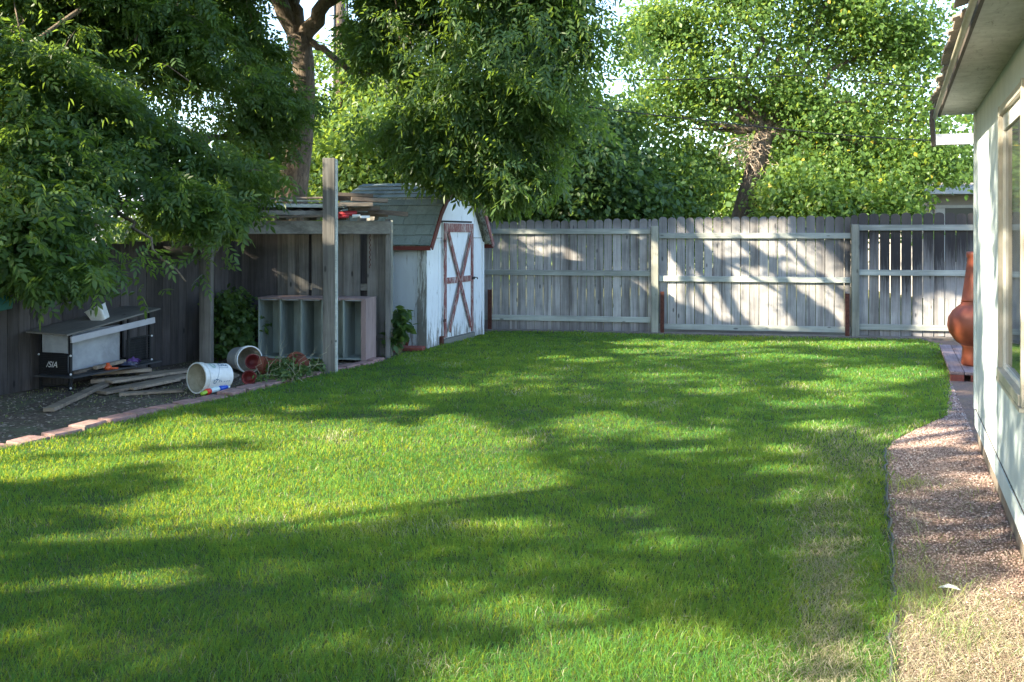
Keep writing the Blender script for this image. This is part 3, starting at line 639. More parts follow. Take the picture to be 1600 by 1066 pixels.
# wire bars on the right end bay and end face
mb = MB()
for k in range(9): mb.tube([(.87, .002, .20+k*.028), (Lh-.03, .002, .20+k*.028)], .0025, 4)
for k in range(4): mb.tube([(.87+k*.1, .004, .17), (.87+k*.1, .004, .45)], .0025, 4)
mb.box(.86,.885,-.002,.02,.16,.66); mb.box(.885,Lh-.03,.0,.012,.44,.455)
mb.build('wire_door', M_black, hu)
hb(.885, Lh-.03, .05, .06, .18, .43).build('dark_back_panel', M_black, hu)
mb = MB()
for k in range(10): mb.tube([(-.006, .03, .19+k*.019), (-.006, dh-.03, .19+k*.019)], .002, 4)
mb.build('end_wire', M_black, hu)
for x, y, z in ((0,-.005,.36),(0,-.005,.17),(0,dh,.36),(0,-.005,.03),(Lh,-.005,.44),(Lh,-.005,.17)):
    MB().lathe([(0,.012),(.009,.008),(.012,0),(.009,-.008),(0,-.012)], 8, Matrix.Translation((x, y, z))).build('bolt_cap', M_whitep, hu)
lid = MB(); Ml = Matrix.Translation((-.13, -.06, .575)) @ Matrix.Rotation(R(-6.5), 4, 'Y') @ Matrix.Rotation(R(2), 4, 'X')
lid.box(0, Lh+.20, -.02, dh+.10, 0, .018, Ml); lid.build('lid', wood('grey_plywood', (.12,.115,.11), (.24,.23,.22), 'x'), hu, bevel=.002)
Mf = Matrix.Translation((-.03, -.03, .495)) @ Matrix.Rotation(R(-4.2), 4, 'Y')
MB().box(0, Lh+.04, -.018, 0, 0, .065, Mf).build('fascia_board', plain('pale_grey_board', (.42,.42,.46), .6, .12, 8), hu)
cu = bpy.data.curves.new('panel_marking', 'FONT'); cu.body = '/SIA'; cu.size = .085; cu.extrude = .001; cu.shear = .3
tmp = bpy.data.objects.new('tmp', cu); COL.objects.link(tmp); bpy.context.view_layer.update()
me = bpy.data.meshes.new_from_object(tmp.evaluated_get(bpy.context.evaluated_depsgraph_get())); bpy.data.objects.remove(tmp)
mk = link('panel_marking', me, M_whitep, ep); me.transform(Matrix.Translation((-.0075, .30, .235)) @ Matrix(((0,0,-1,0),(-1,0,0,0),(0,1,0,0),(0,0,0,1))) )
def hw(x, y, z): return Matrix.LocRotScale(hu.location, hu.rotation_euler, None) @ Vector((x, y, z))
o = wbuild(MB().beam(hw(.30,-.04,.20), hw(.76,-.03,.215), .05, .035), 'brown_plank', M_plank, None, .003); tag(o, 'short brown plank lying on the hutch tray in front of the grey panel', 'plank')
o = wbuild(MB().beam(hw(.04,.02,.178), hw(.42,.05,.178), .07, .03), 'brown_plank', M_scrap, None, .003); tag(o, 'orange-brown board lying low on the hutch tray near the corner post', 'plank')
mb = MB(); c_ = hw(.46,-.07,.19); mb.lathe([(0,-.03),(.03,-.028),(.042,-.01),(.036,.012),(.02,.02),(.018,.04),(0,.045)], 14, Matrix.Translation(c_)); mb.beam(c_+Vector((-.02,0,-.015)), c_+Vector((.09,.05,-.02)), .02,.02)
tag(wbuild(mb, 'orange_toy', plain('orange_plastic', (.55,.09,.03), .4, .15), None, smooth=True), 'small orange plastic toy on the hutch tray', 'toy')
def rag(name, c, rx, ry, h, mat, seed):
    r = random.Random(seed); n = 16; vs = []; fs = []
    for i in range(n):
        for j in range(n):
            u, v = i/(n-1)*2-1, j/(n-1)*2-1; k = max(0, 1-(u*u+v*v)*.6)
            vs.append(c + Vector((u*rx*(1+.2*math.sin(5*v)), v*ry*(1+.2*math.cos(4*u)), h*k*(.6+.4*math.sin(6*u+seed)*math.cos(5*v)) + r.uniform(0,.006))))
    for i in range(n-1):
        for j in range(n-1): q = i*n+j; fs.append((q, q+1, q+n+1, q+n))
    o = wbuild(MB().add(vs, fs), name, mat, None, smooth=True); md = o.modifiers.new('thickness','SOLIDIFY'); md.thickness = .004; return o
tag(rag('cloth', hw(.74,-.06,.165), .13, .06, .06, plain('dark_blue_cloth', (.05,.06,.12), .9, .5, 20, (.3,.3,.35), .5), 3), 'crumpled dark blue cloth on the hutch tray', 'cloth')
tag(rag('cloth', hw(.90,-.03,.185), .07, .05, .06, plain('purple_cloth', (.12,.06,.22), .9, .3, 20), 8), 'crumpled purple cloth at the right end of the hutch tray', 'cloth')
# white tub resting tilted on the lid
Mt = Matrix.Translation(hw(.56,.14,.735)) @ Matrix.Rotation(R(-8), 4, 'Z') @ Matrix.Rotation(R(-22), 4, 'Y') @ Matrix.Rotation(R(12),4,'X')
mb = MB(); n = 24; vs = []
def rr(w2, d2, z, rad, k): 
    a_ = 2*math.pi*k/n; c2, s2 = math.cos(a_), math.sin(a_); return Vector((w2*math.copysign(abs(c2)**.4, c2), d2*math.copysign(abs(s2)**.4, s2), z))
rings = [(.075,.055,-.075),(.08,.06,-.07),(.10,.075,.075),(.106,.081,.078),(.106,.081,.085),(.094,.069,.085),(.074,.054,-.066)]
for (w2,d2,z) in rings: vs += [Mt @ rr(w2,d2,z,0,k) for k in range(n)]
mb.add(vs, [(i*n+k, i*n+(k+1)%n, (i+1)*n+(k+1)%n, (i+1)*n+k) for i in range(len(rings)-1) for k in range(n)] + [tuple(range(n-1,-1,-1)), tuple(range((len(rings)-1)*n, len(rings)*n))])
tag(wbuild(mb, 'white_tub', M_whitep, None, smooth=False), 'small white plastic tub lying tilted on the hutch lid', 'tub')
# teal object on the far left fence
pt = P(2, 472, 9.2)
mb = MB(); Mx = Matrix.Translation(pt) @ Matrix.Rotation(R(68), 4, 'Z')
mb.prism([(-.16,-.10),(.10,-.07),(.12,.03),(.03,.07),(-.16,.08)], -.03, .03, Mx); tag(wbuild(mb, 'teal_box', plain('teal_plastic', (.03,.16,.16), .5, .2), None, .006), 'teal plastic box hung on the side fence at the left edge', 'box')
# shallow trough hung on the fence by the shelter post
bc = P(300, 392, 11.75); mb = MB(); n = 20; vs = []
for (sx, sy, z) in ((.33,.12,.05),(.335,.125,.055),(.30,.10,-.02),(.22,.07,-.06),(.0,.0,-.068)):
    vs += [bc + Vector((sx*math.cos(2*math.pi*k/n)*.93 , sy*math.sin(2*math.pi*k/n)+sx*math.cos(2*math.pi*k/n)*.38, z)) for k in range(n)]
mb.add(vs, [(i*n+k, i*n+(k+1)%n, (i+1)*n+(k+1)%n, (i+1)*n+k) for i in range(4) for k in range(n)])
tag(wbuild(mb, 'hanging_basin', plain('dull_grey_enamel', (.13,.12,.11), .6, .3, 8), None, smooth=True), 'shallow grey basin hung at the top of the side fence left of the shelter post', 'basin')

# ================================================================== LOOSE PLANKS
pl = [((76,644),(178,598),.10,.035,.02,.03,'long narrow grey plank pointing toward the lawn, left end of the board heap'),
 ((158,617),(292,594),.16,.03,.02,.05,'widest grey plank lying across the front of the board heap'),
 ((186,618),(285,612),.12,.025,.013,.013,'flat board half sunk in the dirt in front of the heap'),
 ((140,597),(236,590),.11,.035,.09,.09,'brown plank topmost of the heap, ending near the hutch corner post'),
 ((142,603),(205,600),.09,.04,.05,.055,'short thick board under the topmost plank of the heap'),
 ((170,605),(330,583),.14,.028,.055,.07,'long plank in the middle of the heap running behind the bucket'),
 ((215,590),(320,580),.13,.028,.03,.03,'rearmost plank of the heap beside the side fence'),
 ((205,612),(278,600),.09,.03,.03,.05,'short grey board wedged under the wide plank beside the bucket')]
for i, ((x1,y1),(x2,y2),wd,th,za,zb,lab) in enumerate(pl):
    a2 = G(x1,y1) + Vector((0,0,za)); b2 = G(x2,y2) + Vector((0,0,zb))
    o = wbuild(MB().beam(a2,b2,wd,th,tint=.3+.08*i), 'loose_plank', M_plank, None, .003); tag(o, lab, 'plank', 'loose planks heaped in front of the hutch')
q1, q2, q3, q4 = G(335,606), G(373,585), G(345,577), G(322,585)
mb = MB(); lo_ = [v + Vector((0,0,.015)) for v in (G(340,607),G(374,590),G(340,577),G(318,590))]; hi_ = [v + Vector((0,0,.02)) for v in lo_]
mb.add(lo_+hi_, [(3,2,1,0),(4,5,6,7),(0,1,5,4),(1,2,6,5),(2,3,7,6),(3,0,4,7)]); tag(wbuild(mb, 'plywood_sheet', M_plank, None), 'flat grey plywood sheet lying behind the white bucket', 'plywood')

# ================================================================== BUCKETS
def bucket(label, loc, dirxy, roll=0, marks=True, body=None, r1=.15, r2=.128, L=.365, stripe=None):
    t = thing('bucket', label, 'bucket', loc, 0)
    d = Vector((dirxy[0], dirxy[1], 0)).normalized()       # from mouth to bottom
    zax = d; tilt = math.atan2(r1-r2, L); zax = Vector((d.x*math.cos(tilt), d.y*math.cos(tilt), -math.sin(tilt))).normalized()
    xax = Vector((0,0,1)).cross(zax).normalized(); yax = zax.cross(xax)
    M = Matrix(((xax.x,yax.x,zax.x,0),(xax.y,yax.y,zax.y,0),(xax.z,yax.z,zax.z,r1+.008),(0,0,0,1)))
    bd_ = MB().lathe([(r1-.004,0),(r1,.0),(r1,.05),(r2+(r1-r2)*.75,.052),(r2,L-.01),(r2-.012,L),(0,L)], 40, M).build('body', body or M_whitep, t, smooth=False)
    MB().lathe([(r1-.0055,.002),(r1-.009,.05),(r2-.006,L-.012),(0,L-.012)], 40, M).build('inside', M_bucket_in, t, smooth=True)
    MB().lathe([(r1-.006,-.004),(r1+.006,-.004),(r1+.008,.004),(r1+.006,.014),(r1+.0005,.014)], 40, M).build('rim', M_whitep, t)
    MB().lathe([(r1+.001,.046),(r1+.006,.048),(r1+.006,.054),(r1-.003,.054)], 40, M).build('rib', M_whitep, t)
    if marks:
        # printed lettering and swoops wrapped on the side, slightly raised ink
        ink = plain('blue_ink', (.03,.12,.22), .6, .1); ink2 = plain('green_ink', (.03,.25,.22), .6, .1)
        def on(a_, z, lift=.0012):
            rad = r1 + (r2-r1)*max(0,(z-.05))/(L-.05) + lift; return M @ Vector((rad*math.cos(a_), rad*math.sin(a_), z))
        def stroke(pts, wd=.005, mt=ink, nm='printed_mark'):
            mb = MB()
            for (a0,z0_),(a1,z1_) in zip(pts, pts[1:]):
                da, dz = (a1-a0)*r1, z1_-z0_; l_ = math.hypot(da,dz) or 1; na, nz = -dz/l_*wd/2/r1, da/l_*wd/2; K2 = 3
                for k in range(K2):
                    u0, u1 = k/K2, (k+1)/K2; A0 = (a0+(a1-a0)*u0, z0_+(z1_-z0_)*u0); A1 = (a0+(a1-a0)*u1, z0_+(z1_-z0_)*u1)
                    mb.add([on(A0[0]+na,A0[1]+nz), on(A1[0]+na,A1[1]+nz), on(A1[0]-na,A1[1]-nz), on(A0[0]-na,A0[1]-nz)], [(0,1,2,3)])
            mb.build(nm, mt, t)
        c0 = roll
        def arc(ca, cz, ra, rz, s_, e_, n=12): return [(ca + ra/r1*math.cos(s_+(e_-s_)*k/n), cz + rz*math.sin(s_+(e_-s_)*k/n)) for k in range(n+1)]
        stroke(arc(c0-.55,.13,.045,.028,0,6.28), .005, ink2, 'swoosh_mark'); stroke(arc(c0-.55,.13,.03,.018,0,6.28), .004, ink2, 'swoosh_mark')
        stroke([(c0+.75,.10),(c0+.55,.14),(c0+.1,.17),(c0-.35,.20),(c0-.6,.205)], .0035)
        stroke([(c0-.25,.19),(c0-.25,.31),(c0-.75,.31)], .0035)
        # big letter shapes
        stroke([(c0+.62,.10),(c0+.88,.10),(c0+.88,.125),(c0+.75,.13),(c0+.62,.155),(c0+.62,.12)], .007); stroke([(c0+.65,.17),(c0+.85,.17)], .006); stroke([(c0+.66,.185),(c0+.84,.20)], .006)
        stroke(arc(c0-.62,.235,.028,.022,0,6.28), .008); stroke([(c0-.45,.275),(c0-.72,.275)], .008); stroke(arc(c0-.58,.285,.02,.018,1.5,-1.5), .008)
        for k in range(4): stroke([(c0+.78,.235+k*.022),(c0+.86,.235+k*.022+.012)], .005)
    return t
bucket('white bucket with blue printing lying on its side beside the stone edging', (-3.16, 9.62, 0), (.56,.83), 2.6)
b2_ = bucket('grey-white bucket tipped over behind the first with red pots spilling from its mouth', (-3.02, 11.05, .0), (-.62,.78), .4, False, M_greyp)
# bright paint label on the second bucket
# toy tube
M_tg = plain('lime_plastic', (.30,.50,.05), .35, .1); M_tr = plain('bright_red_plastic', (.65,.04,.02), .35, .1); M_tb = plain('bright_blue_plastic', (.01,.07,.45), .35, .1); M_tw = plain('pale_blue_white_plastic', (.55,.68,.70), .35, .1)
ta = G(324,617) + Vector((0,0,.03)); tb = G(354,610) + Vector((0,0,.035)); tt = thing('water_blaster', 'short toy water tube in lime, red, white and blue beside the white bucket', 'toy', (ta.x, ta.y, 0))
for nm, f0, f1, ra, mt in (('nozzle',-.30,0,.020,M_tg),('grip_ring',-.06,.14,.030,M_tr),('tube',.10,.58,.028,M_tw),('plunger',.58,1.0,.030,M_tb),('end_cap',1.0,1.12,.022,M_tw)):
    p0, p1 = ta.lerp(tb, f0), ta.lerp(tb, f1)
    if nm == 'nozzle': p0 += Vector((0,0,-.008)); 
    MB().tube([p0, p0.lerp(p1,.1), p0.lerp(p1,.9), p1], [ra*.8, ra, ra, ra*.8], 16).build(nm, mt, tt, True, False)
# pots
def pot(label, p, axis, r=.09, L=.17, mat=None, cat='pot'):
    z = Vector(axis).normalized(); x = Vector((0,0,1)).cross(z); x = x.normalized() if x.length > .05 else Vector((1,0,0)); y = z.cross(x)
    M = Matrix(((x.x,y.x,z.x,p[0]),(x.y,y.y,z.y,p[1]),(x.z,y.z,z.z,p[2]),(0,0,0,1)))
    t = thing('flower_pot', label, cat, (p[0],p[1],0))
    MB().lathe([(0,0),(r*.62,0),(r*.66,.008),(r*.9,L*.78),(r*.82,L*.78),(r*.58,.012),(0,.012)], 26, M).build('body', mat or M_terra, t, True, False)
    MB().lathe([(r*.88,L*.76),(r,L*.77),(r*1.03,L*.99),(r*.92,L),(r*.84,L*.77)], 26, M).build('rim', mat or M_terra, t, False, False); return t
g_ = G(452,584); pot('terracotta pot on its side with its round bottom toward the lawn', (g_.x+.15, g_.y+.05, .095), (-.62,.75,.0), .13, .20)
g_ = G(402,585); pot('long terracotta pot lying on its side next to the tipped bucket', (g_.x+.30, g_.y+.03, .09), (-1,.12,.0), .105, .28)
M_dred = plain('dark_red_glaze', (.16,.02,.02), .55, .4, 10)
g_ = G(391,585); pot('dark red pot spilling out of the tipped bucket mouth', (g_.x-.02, g_.y+.12, .13), (.35,-.8,.1), .085, .12, M_dred)
g_ = G(388,603); pot('dark red pot lying lowest, among dead leaves in front of the tipped bucket', (g_.x-.02, g_.y+.10, .07), (.25,-.9,.15), .075, .12, M_dred)

# ================================================================== EDGING STONES
def resample(pts, step):
    out = [pts[0].copy()]; acc = 0
    for a_, b_2 in zip(pts, pts[1:]):
        L_ = (b_2-a_).length; t = step-acc
        while t <= L_: out.append(a_.lerp(b_2, t/L_)); t += step
        acc = (acc + L_) % step
    return out
line = resample([G(*p) for p in edge_px[1:]], .30)
vis = [p for p in line if CX + F*p.x/p.y > -30]
r_ = random.Random(5); nvis = 0
for i, p in enumerate(line[:-1]):
    q = line[i+1]; d = (q-p).normalized(); s_ = Vector((-d.y, d.x, 0)); rot = r_.uniform(-.12,.12)
    c = p.lerp(q,.5) + s_*(.07+r_.uniform(-.02,.02)); l_ = .283/2; wdt = .20/2
    M = Matrix.Translation(c) @ Matrix.Rotation(math.atan2(d.y,d.x)+rot, 4, 'Z') @ Matrix.Rotation(r_.uniform(-.04,.05),4,'X')
    hh = .030 + r_.uniform(-.012,.012)
    pts = [(-l_*r_.uniform(.9,1), -wdt*r_.uniform(.8,1)), (l_*r_.uniform(.9,1), -wdt*r_.uniform(.8,1)), (l_*r_.uniform(.72,1), wdt), (-l_*r_.uniform(.72,1), wdt*r_.uniform(.85,1))]
    n_ = 4; vs = [M @ Vector((x,y,-.02)) for x,y in pts] + [M @ Vector((x,y,hh)) for x,y in pts]
    mb = MB().add(vs, [(3,2,1,0),(4,5,6,7),(0,1,5,4),(1,2,6,5),(2,3,7,6),(3,0,4,7)])
    o = wbuild(mb, 'edging_stone', M_stone, None, .008)
    if CX + F*p.x/p.y > -30: nvis += 1; lab = 'pinkish flat edging stone, %s from the left photo edge along the lawn' % (ORD[nvis-1] if nvis <= 20 else 'last')
    else: lab = 'pinkish flat edging stone beyond the left photo edge'
    tag(o, lab, 'edging stone', 'pinkish stones edging the lawn')
# red bricks by the shed corner
for (x,y,dz,rz,rx,lab,sz) in ((630,545,.05,20,-40,'red brick block leaning against the shed corner',(.12,.30,.06)),(645,548,.03,-10,4,'flat red paver lying at the shed corner',(.32,.17,.05)),(618,549,.04,60,30,'dark red brick tilted beside the shelter post',(.22,.1,.05))):
    g_ = G(x,y); M = Matrix.Translation(g_+Vector((0,0,dz))) @ Matrix.Rotation(R(rz),4,'Z') @ Matrix.Rotation(R(rx),4,'X')
    tag(wbuild(MB().box(-sz[0]/2,sz[0]/2,-sz[1]/2,sz[1]/2,-sz[2]/2,sz[2]/2,M), 'red_brick', M_brick, None, .006), lab, 'brick')

# ================================================================== HOUSE
ho = thing('house', 'pale house wall with a window, low soffit and shingled roof edge at the right', 'house', (HC.x, HC.y, 0), math.atan2(-.929, -.371))
def hB(*a): return MB().box(*a)
wx0, wx1, wz0, wz1 = 1.93, 3.02, .80, 2.31
mb = MB(); mb.box(0,wx0,0,.12,.26,2.56); mb.box(wx0,wx1,0,.12,.26,wz0); mb.box(wx0,wx1,0,.12,wz1,2.56); mb.box(wx1,12,0,.12,.26,2.56)
mb.box(0,.12,.121,8,.26,2.56); mb.build('wall', M_stucco, ho)
mb = MB(); mb.box(-.006,12,-.010,.115,.13,.252); mb.build('skirt_board', M_stucco, ho)
MB().box(.006,12,.012,8,-.1,.129).build('foundation', M_concrete, ho)
MB().box(-.012,.05,-.016,-.001,.26,2.54).build('corner_trim', M_stucco, ho)
M_crack = plain('dark_gap', (.06,.055,.05), .9); 
mb = MB(); r_ = random.Random(2); x = 0
while x < 8: l_ = r_.uniform(.05,.22); mb.box(x, x+l_, -.004, .0, .253+r_.uniform(-.001,.0), .259); x += l_ + r_.uniform(.0,.03)
mb.build('wall_crack', M_crack, ho)
# window
M_wfr = plain('tan_window_frame', (.40,.37,.32), .45, .2, 10, spec=.5)
wf = MB(); wf.box(wx0-.02,wx0+.02,-.018,.04,wz0-.03,wz1+.035); wf.box(wx1-.02,wx1+.02,-.018,.04,wz0-.03,wz1+.035); wf.box(wx0+.021,wx1-.021,-.016,.04,wz1-.02,wz1+.03); wf.box(wx0+.021,wx1-.021,-.028,.04,wz0-.03,wz0+.025)
wn = wf.build('window', M_wfr, ho, bevel=.003)
inn = MB(); inn.box(wx0+.021,wx0+.05,.005,.035,wz0+.026,wz1-.021); inn.box(wx1-.05,wx1-.021,.005,.035,wz0+.026,wz1-.021); inn.box(wx0+.051,wx1-.051,.005,.035,wz1-.11,wz1-.021); inn.box(wx0+.051,wx1-.051,.005,.035,wz0+.026,wz0+.05)
inn.build('sash', plain('white_sash', (.62,.62,.60), .5, .1), wn)
m, nt_, b_ = new_mat('window_glass'); b_.inputs['Base Color'].default_value = (.05,.06,.065,1); b_.inputs['Roughness'].default_value = .03; b_.inputs['Specular IOR Level'].default_value = 1; b_.inputs['IOR'].default_value = 1.9
MB().box(wx0+.052,wx1-.052,.018,.024,wz0+.052,wz1-.112).build('pane', m, wn)
MB().box(wx0-.02,wx1+.02,.12,.13,wz0-.02,wz1+.02).build('blind', plain('grey_blind', (.25,.25,.24), .8), wn)
MB().box(wx0-.03,wx1+.03,-.028,-.001,wz0-.052,wz0-.032).build('sill', M_wfr, wn)
# soffit / eave / roof
so_ = MB().box(-.17,12,-.245,-.0,2.545,2.562); so_.box(-.17,-.0,.001,8,2.545,2.562); so_.build('soffit', M_soffit, ho)
MB().box(-.17,12,-.262,-.246,2.53,2.605).build('fascia', plain('dark_fascia', (.09,.075,.065), .8, .4, 6), ho)
MB().box(-.176,12,-.272,-.2625,2.575,2.615).build('drip_edge', plain('pale_drip_edge', (.40,.36,.30), .6, .3, 6), ho)
mb = MB(); mb.tube([(-.17,-.285,2.532),(3,-.287,2.53),(6,-.286,2.532),(12,-.285,2.53)], .016, 10); mb.build('conduit', plain('tan_conduit_paint', (.34,.32,.25), .5, .2), ho, True)
mb = MB(); r_ = random.Random(8)
for row in range(14):
    y0 = -.31 + row*.14; z0 = 2.62 + row*.045; x = -.22
    while x < 12:
        l_ = r_.uniform(.10,.24); dy = r_.uniform(-.02,.02) if row == 0 else r_.uniform(-.004,.004); dz = r_.uniform(-.012,.004) if row == 0 else 0
        Mr = Matrix.Translation((x, y0+dy, z0+dz)) @ Matrix.Rotation(R(16+r_.uniform(-2,1)), 4, 'X')
        mb.box(0, l_-.004, 0, .17, 0, .012, Mr, r_.random()); x += l_
mb.build('roof_shingles', M_hshing, ho)
MB().box(-.17,12,-.24,8,2.575,2.61).build('roof_deck', plain('roof_deck_board', (.12,.10,.08), .9), ho)
o = MB().tube([(-.19,-.30,2.60),(-.20,-.302,2.50),(-.19,-.295,2.40),(-.175,-.29,2.30)], [.016,.022,.02,.017], 6).build('loose_strip', plain('dark_rubber_strip', (.07,.06,.055), .8), ho)

# patio beam beyond the house corner and the neighbouring roof
pa = P(1454,216,11.8); pt_ = thing('patio_cover', 'white patio cover beam poking out beyond the house corner', 'patio cover', (pa.x,pa.y,0))
wp = plain('white_beam_paint', (.42,.42,.43), .6, .1)
MB().beam(P(1455,219,12.2), P(1455,219,12.2)+Vector((2.6,-1.03,0)), .09, .135).build('beam', wp, pt_, False, False)
MB().beam(P(1455,216,12.2)+Vector((2.3,-.9,-.1)), P(1455,216,12.2)+Vector((2.3,-.9,-2.75)), .1, .1, up=(0,1,0)).build('post', wp, pt_, False, False)
NX = -.62
nb = thing('neighbour_house', 'grey neighbouring house with white fascia and white window frame beyond the back fence', 'house', (13.5, 26, 0))
MB().box(10.45,20,24.2,32,-.03,2.60).build('wall', plain('warm_grey_siding', (.30,.28,.27), .8, .15, 3), nb, False, False)
mb = MB(); mb.box(9.9,20.5,23.3,33,2.58,2.76); mb.build('fascia', wp, nb, False, False)
mb = MB(); mb.add([(10,23.4,2.77),(20.4,23.4,2.77),(20.4,28,3.1),(10,28,3.1),(10,33,2.77),(20.4,33,2.77)], [(0,1,2,3),(3,2,5,4)]); mb.build('roof', M_hshing, nb, False, False)
wn2 = MB(); wn2.box(10.65,10.88,24.12,24.19,.9,2.25); wn2.box(10.65,19,24.12,24.19,2.26,2.33); wn2.box(14,14.2,24.12,24.19,.9,2.25); f2 = wn2.build('window', wp, nb, False, False)
MB().box(10.89,13.99,24.14,24.185,.9,2.25).build('pane', plain('dark_glass', (.02,.025,.02), .3, .2), f2, False, False)
n2 = thing('neighbour_house', 'pale bluish neighbouring house half hidden behind the left tree foliage', 'house', (-9, 24, 0))
MB().box(-11.5,-8.2,21,27,-.03,1.95).build('wall', plain('pale_blue_siding', (.50,.53,.60), .8, .15, 3), n2, False, False)
mb = MB(); mb.add([(-11.9,20.7,1.96),(-7.9,20.7,1.96),(-7.9,24,2.75),(-11.9,24,2.75),(-11.9,27.3,1.96),(-7.9,27.3,1.96)], [(0,1,2,3),(3,2,5,4)]); mb.build('roof', plain('pale_metal_roof', (.48,.50,.56), .5, .15, 3), n2, False, False)
MB().box(-10.9,-10.1,20.93,20.99,1.0,1.6).build('window', M_black, n2, False, False)
# mature shrub of the same yard is below; utility pole + wires
up_ = thing('utility_pole', 'dark brown utility pole with a conduit running up it behind the trees', 'utility pole', (-3.95, 22, 0))
MB().tube([(0,0,-.1),(0,0,4),(0,0,9)], [.17,.15,.13], 14).build('pole', M_bark2, up_, True)
MB().tube([(.19,-.06,0),(.18,-.06,9)], .028, 8).build('conduit', M_black, up_, True)
MB().tube([(-.13,-.12,0),(-.12,-.12,9)], .035, 8).build('conduit', M_greyp, up_, True)
def wire(lab, pts, r=.009):
    out = []
    for (a_, b_2) in zip(pts, pts[1:]):
        for k in range(12): t = k/12; p = a_.lerp(b_2, t); p.z -= .25*math.sin(math.pi*t); out.append(p)
    out.append(pts[-1]); tag(wbuild(MB().tube(out, r, 5), 'power_line', M_black, None), lab, 'power line', 'overhead wires beyond the back fence')
wire('upper overhead wire crossing level in front of the light green tree', [P(480,85,18.2), P(1250,118,18.0), P(1900,120,17)])
wire('lower overhead wire sloping down to the right across the trees', [P(480,60,18.4), P(1100,188,18.1), P(1900,210,16)], .010)

# ================================================================== CHIMINEA ON ITS DECK
cx_, cy_ = (1529-800)/137*1.0, 10.95
ch = thing('chiminea', 'round-bellied terracotta chiminea standing half behind the house corner', 'chiminea', (5.315, 10.98, .10))
MB().lathe([(0,.0),(.15,.0),(.165,.02),(.155,.12),(.15,.20),(.17,.235),(.14,.25),(0,.25)], 36).build('stand', M_chim, ch, True)
MB().lathe([(0,.19),(.12,.20),(.22,.27),(.29,.37),(.31,.45),(.30,.54),(.255,.62),(.19,.68),(.165,.70),(.17,.715),(.155,.73)], 48).build('belly', M_chim, ch, True)
MB().lathe([(.152,.73),(.166,.735),(.158,.75),(.135,.92),(.115,1.08),(.098,1.22),(.106,1.24),(.11,1.27),(.105,1.30),(.085,1.30),(.08,1.2),(.12,.9),(.14,.74)], 40).build('chimney', M_chim, ch, True)
mb = MB(); mb.tube([(.0+.13*math.cos(a_), -.297+.02*math.sin(a_)**2, .43+.11*math.sin(a_)) for a_ in [2*math.pi*k/24 for k in range(25)]], .018, 8); mb.build('mouth_rim', M_chim, ch, True)
dk = thing('brick_platform', 'low purple-grey board platform on red bricks under the chiminea', 'platform', (5.2, 11.2, 0), math.atan2(.929,.371))
for k in range(6):
    MB().box(-.80, 1.95, -.02-k*.145, .12-k*.145, .065, .10, tint=random.random()).build('deck_board', M_deck, dk, bevel=.004)
mb = MB(); r_ = random.Random(1)
for k in range(5): mb.box(-.80, -.70, -.02-k*.2, -.02-k*.2+.135, -.01, .063)
for k in range(8): mb.box(-.68+k*.33, -.68+k*.33+.2, .01, .10, -.01, .063)
mb.build('bricks', M_brick, dk)

# ================================================================== LAWN EDGING STRIP
pts = [G(x,y)+Vector((0,0,.018)) for x,y in ((1383,703),(1385,740),(1387,790),(1394,850),(1397,905),(1394,950),(1397,975),(1392,1005),(1393,1066),(1396,1200))]
mb = MB(); wp_ = resample(pts, .10); wp_ = [p+Vector((.008*math.sin(i*1.7)+.006*math.sin(i*4.1), 0, .006*math.sin(i*2.3)-.004)) for i, p in enumerate(wp_)]; mb.tube(wp_, .0065, 6); mb.tube([p+Vector((-.013,0,-.012)) for p in wp_], .005, 6)
tag(wbuild(mb, 'lawn_edging', plain('grey_black_plastic', (.07,.075,.08), .5, .3), None, smooth=True), 'thin dark lawn edging cord running beside the gravel strip', 'edging')
g_ = G(1482,925); M = Matrix.Translation(g_+Vector((0,0,.015))) @ Matrix.Rotation(R(-30),4,'Z'); mb = MB(); mb.add([M@Vector(v) for v in ((-.045,-.008,0),(0,-.018,.01),(.05,-.004,.004),(.03,.014,.012),(-.02,.010,.006),(0,0,.022))], [(0,1,5),(1,2,5),(2,3,5),(3,4,5),(4,0,5),(4,3,2,1,0)])
tag(wbuild(mb, 'litter_scrap', M_whitep, None), 'small white scrap lying in the dry grass near the wall', 'litter')

# ================================================================== TREES
def Bl(L_, flat=.85, dmax=1.6):
    c = []; r = []
    for (x,y,Y,rp) in L_:
        p = P(x,y,Y); q = rp*Y/F; c.append(tuple(p)); r.append((q, min(q*1.05, dmax), q*flat))
    return np.array(c), np.array(r)
def px_of(Pn): Y = np.maximum(Pn[:,1], .3); return CX + F*Pn[:,0]/Y, HY + F*(H-Pn[:,2])/Y
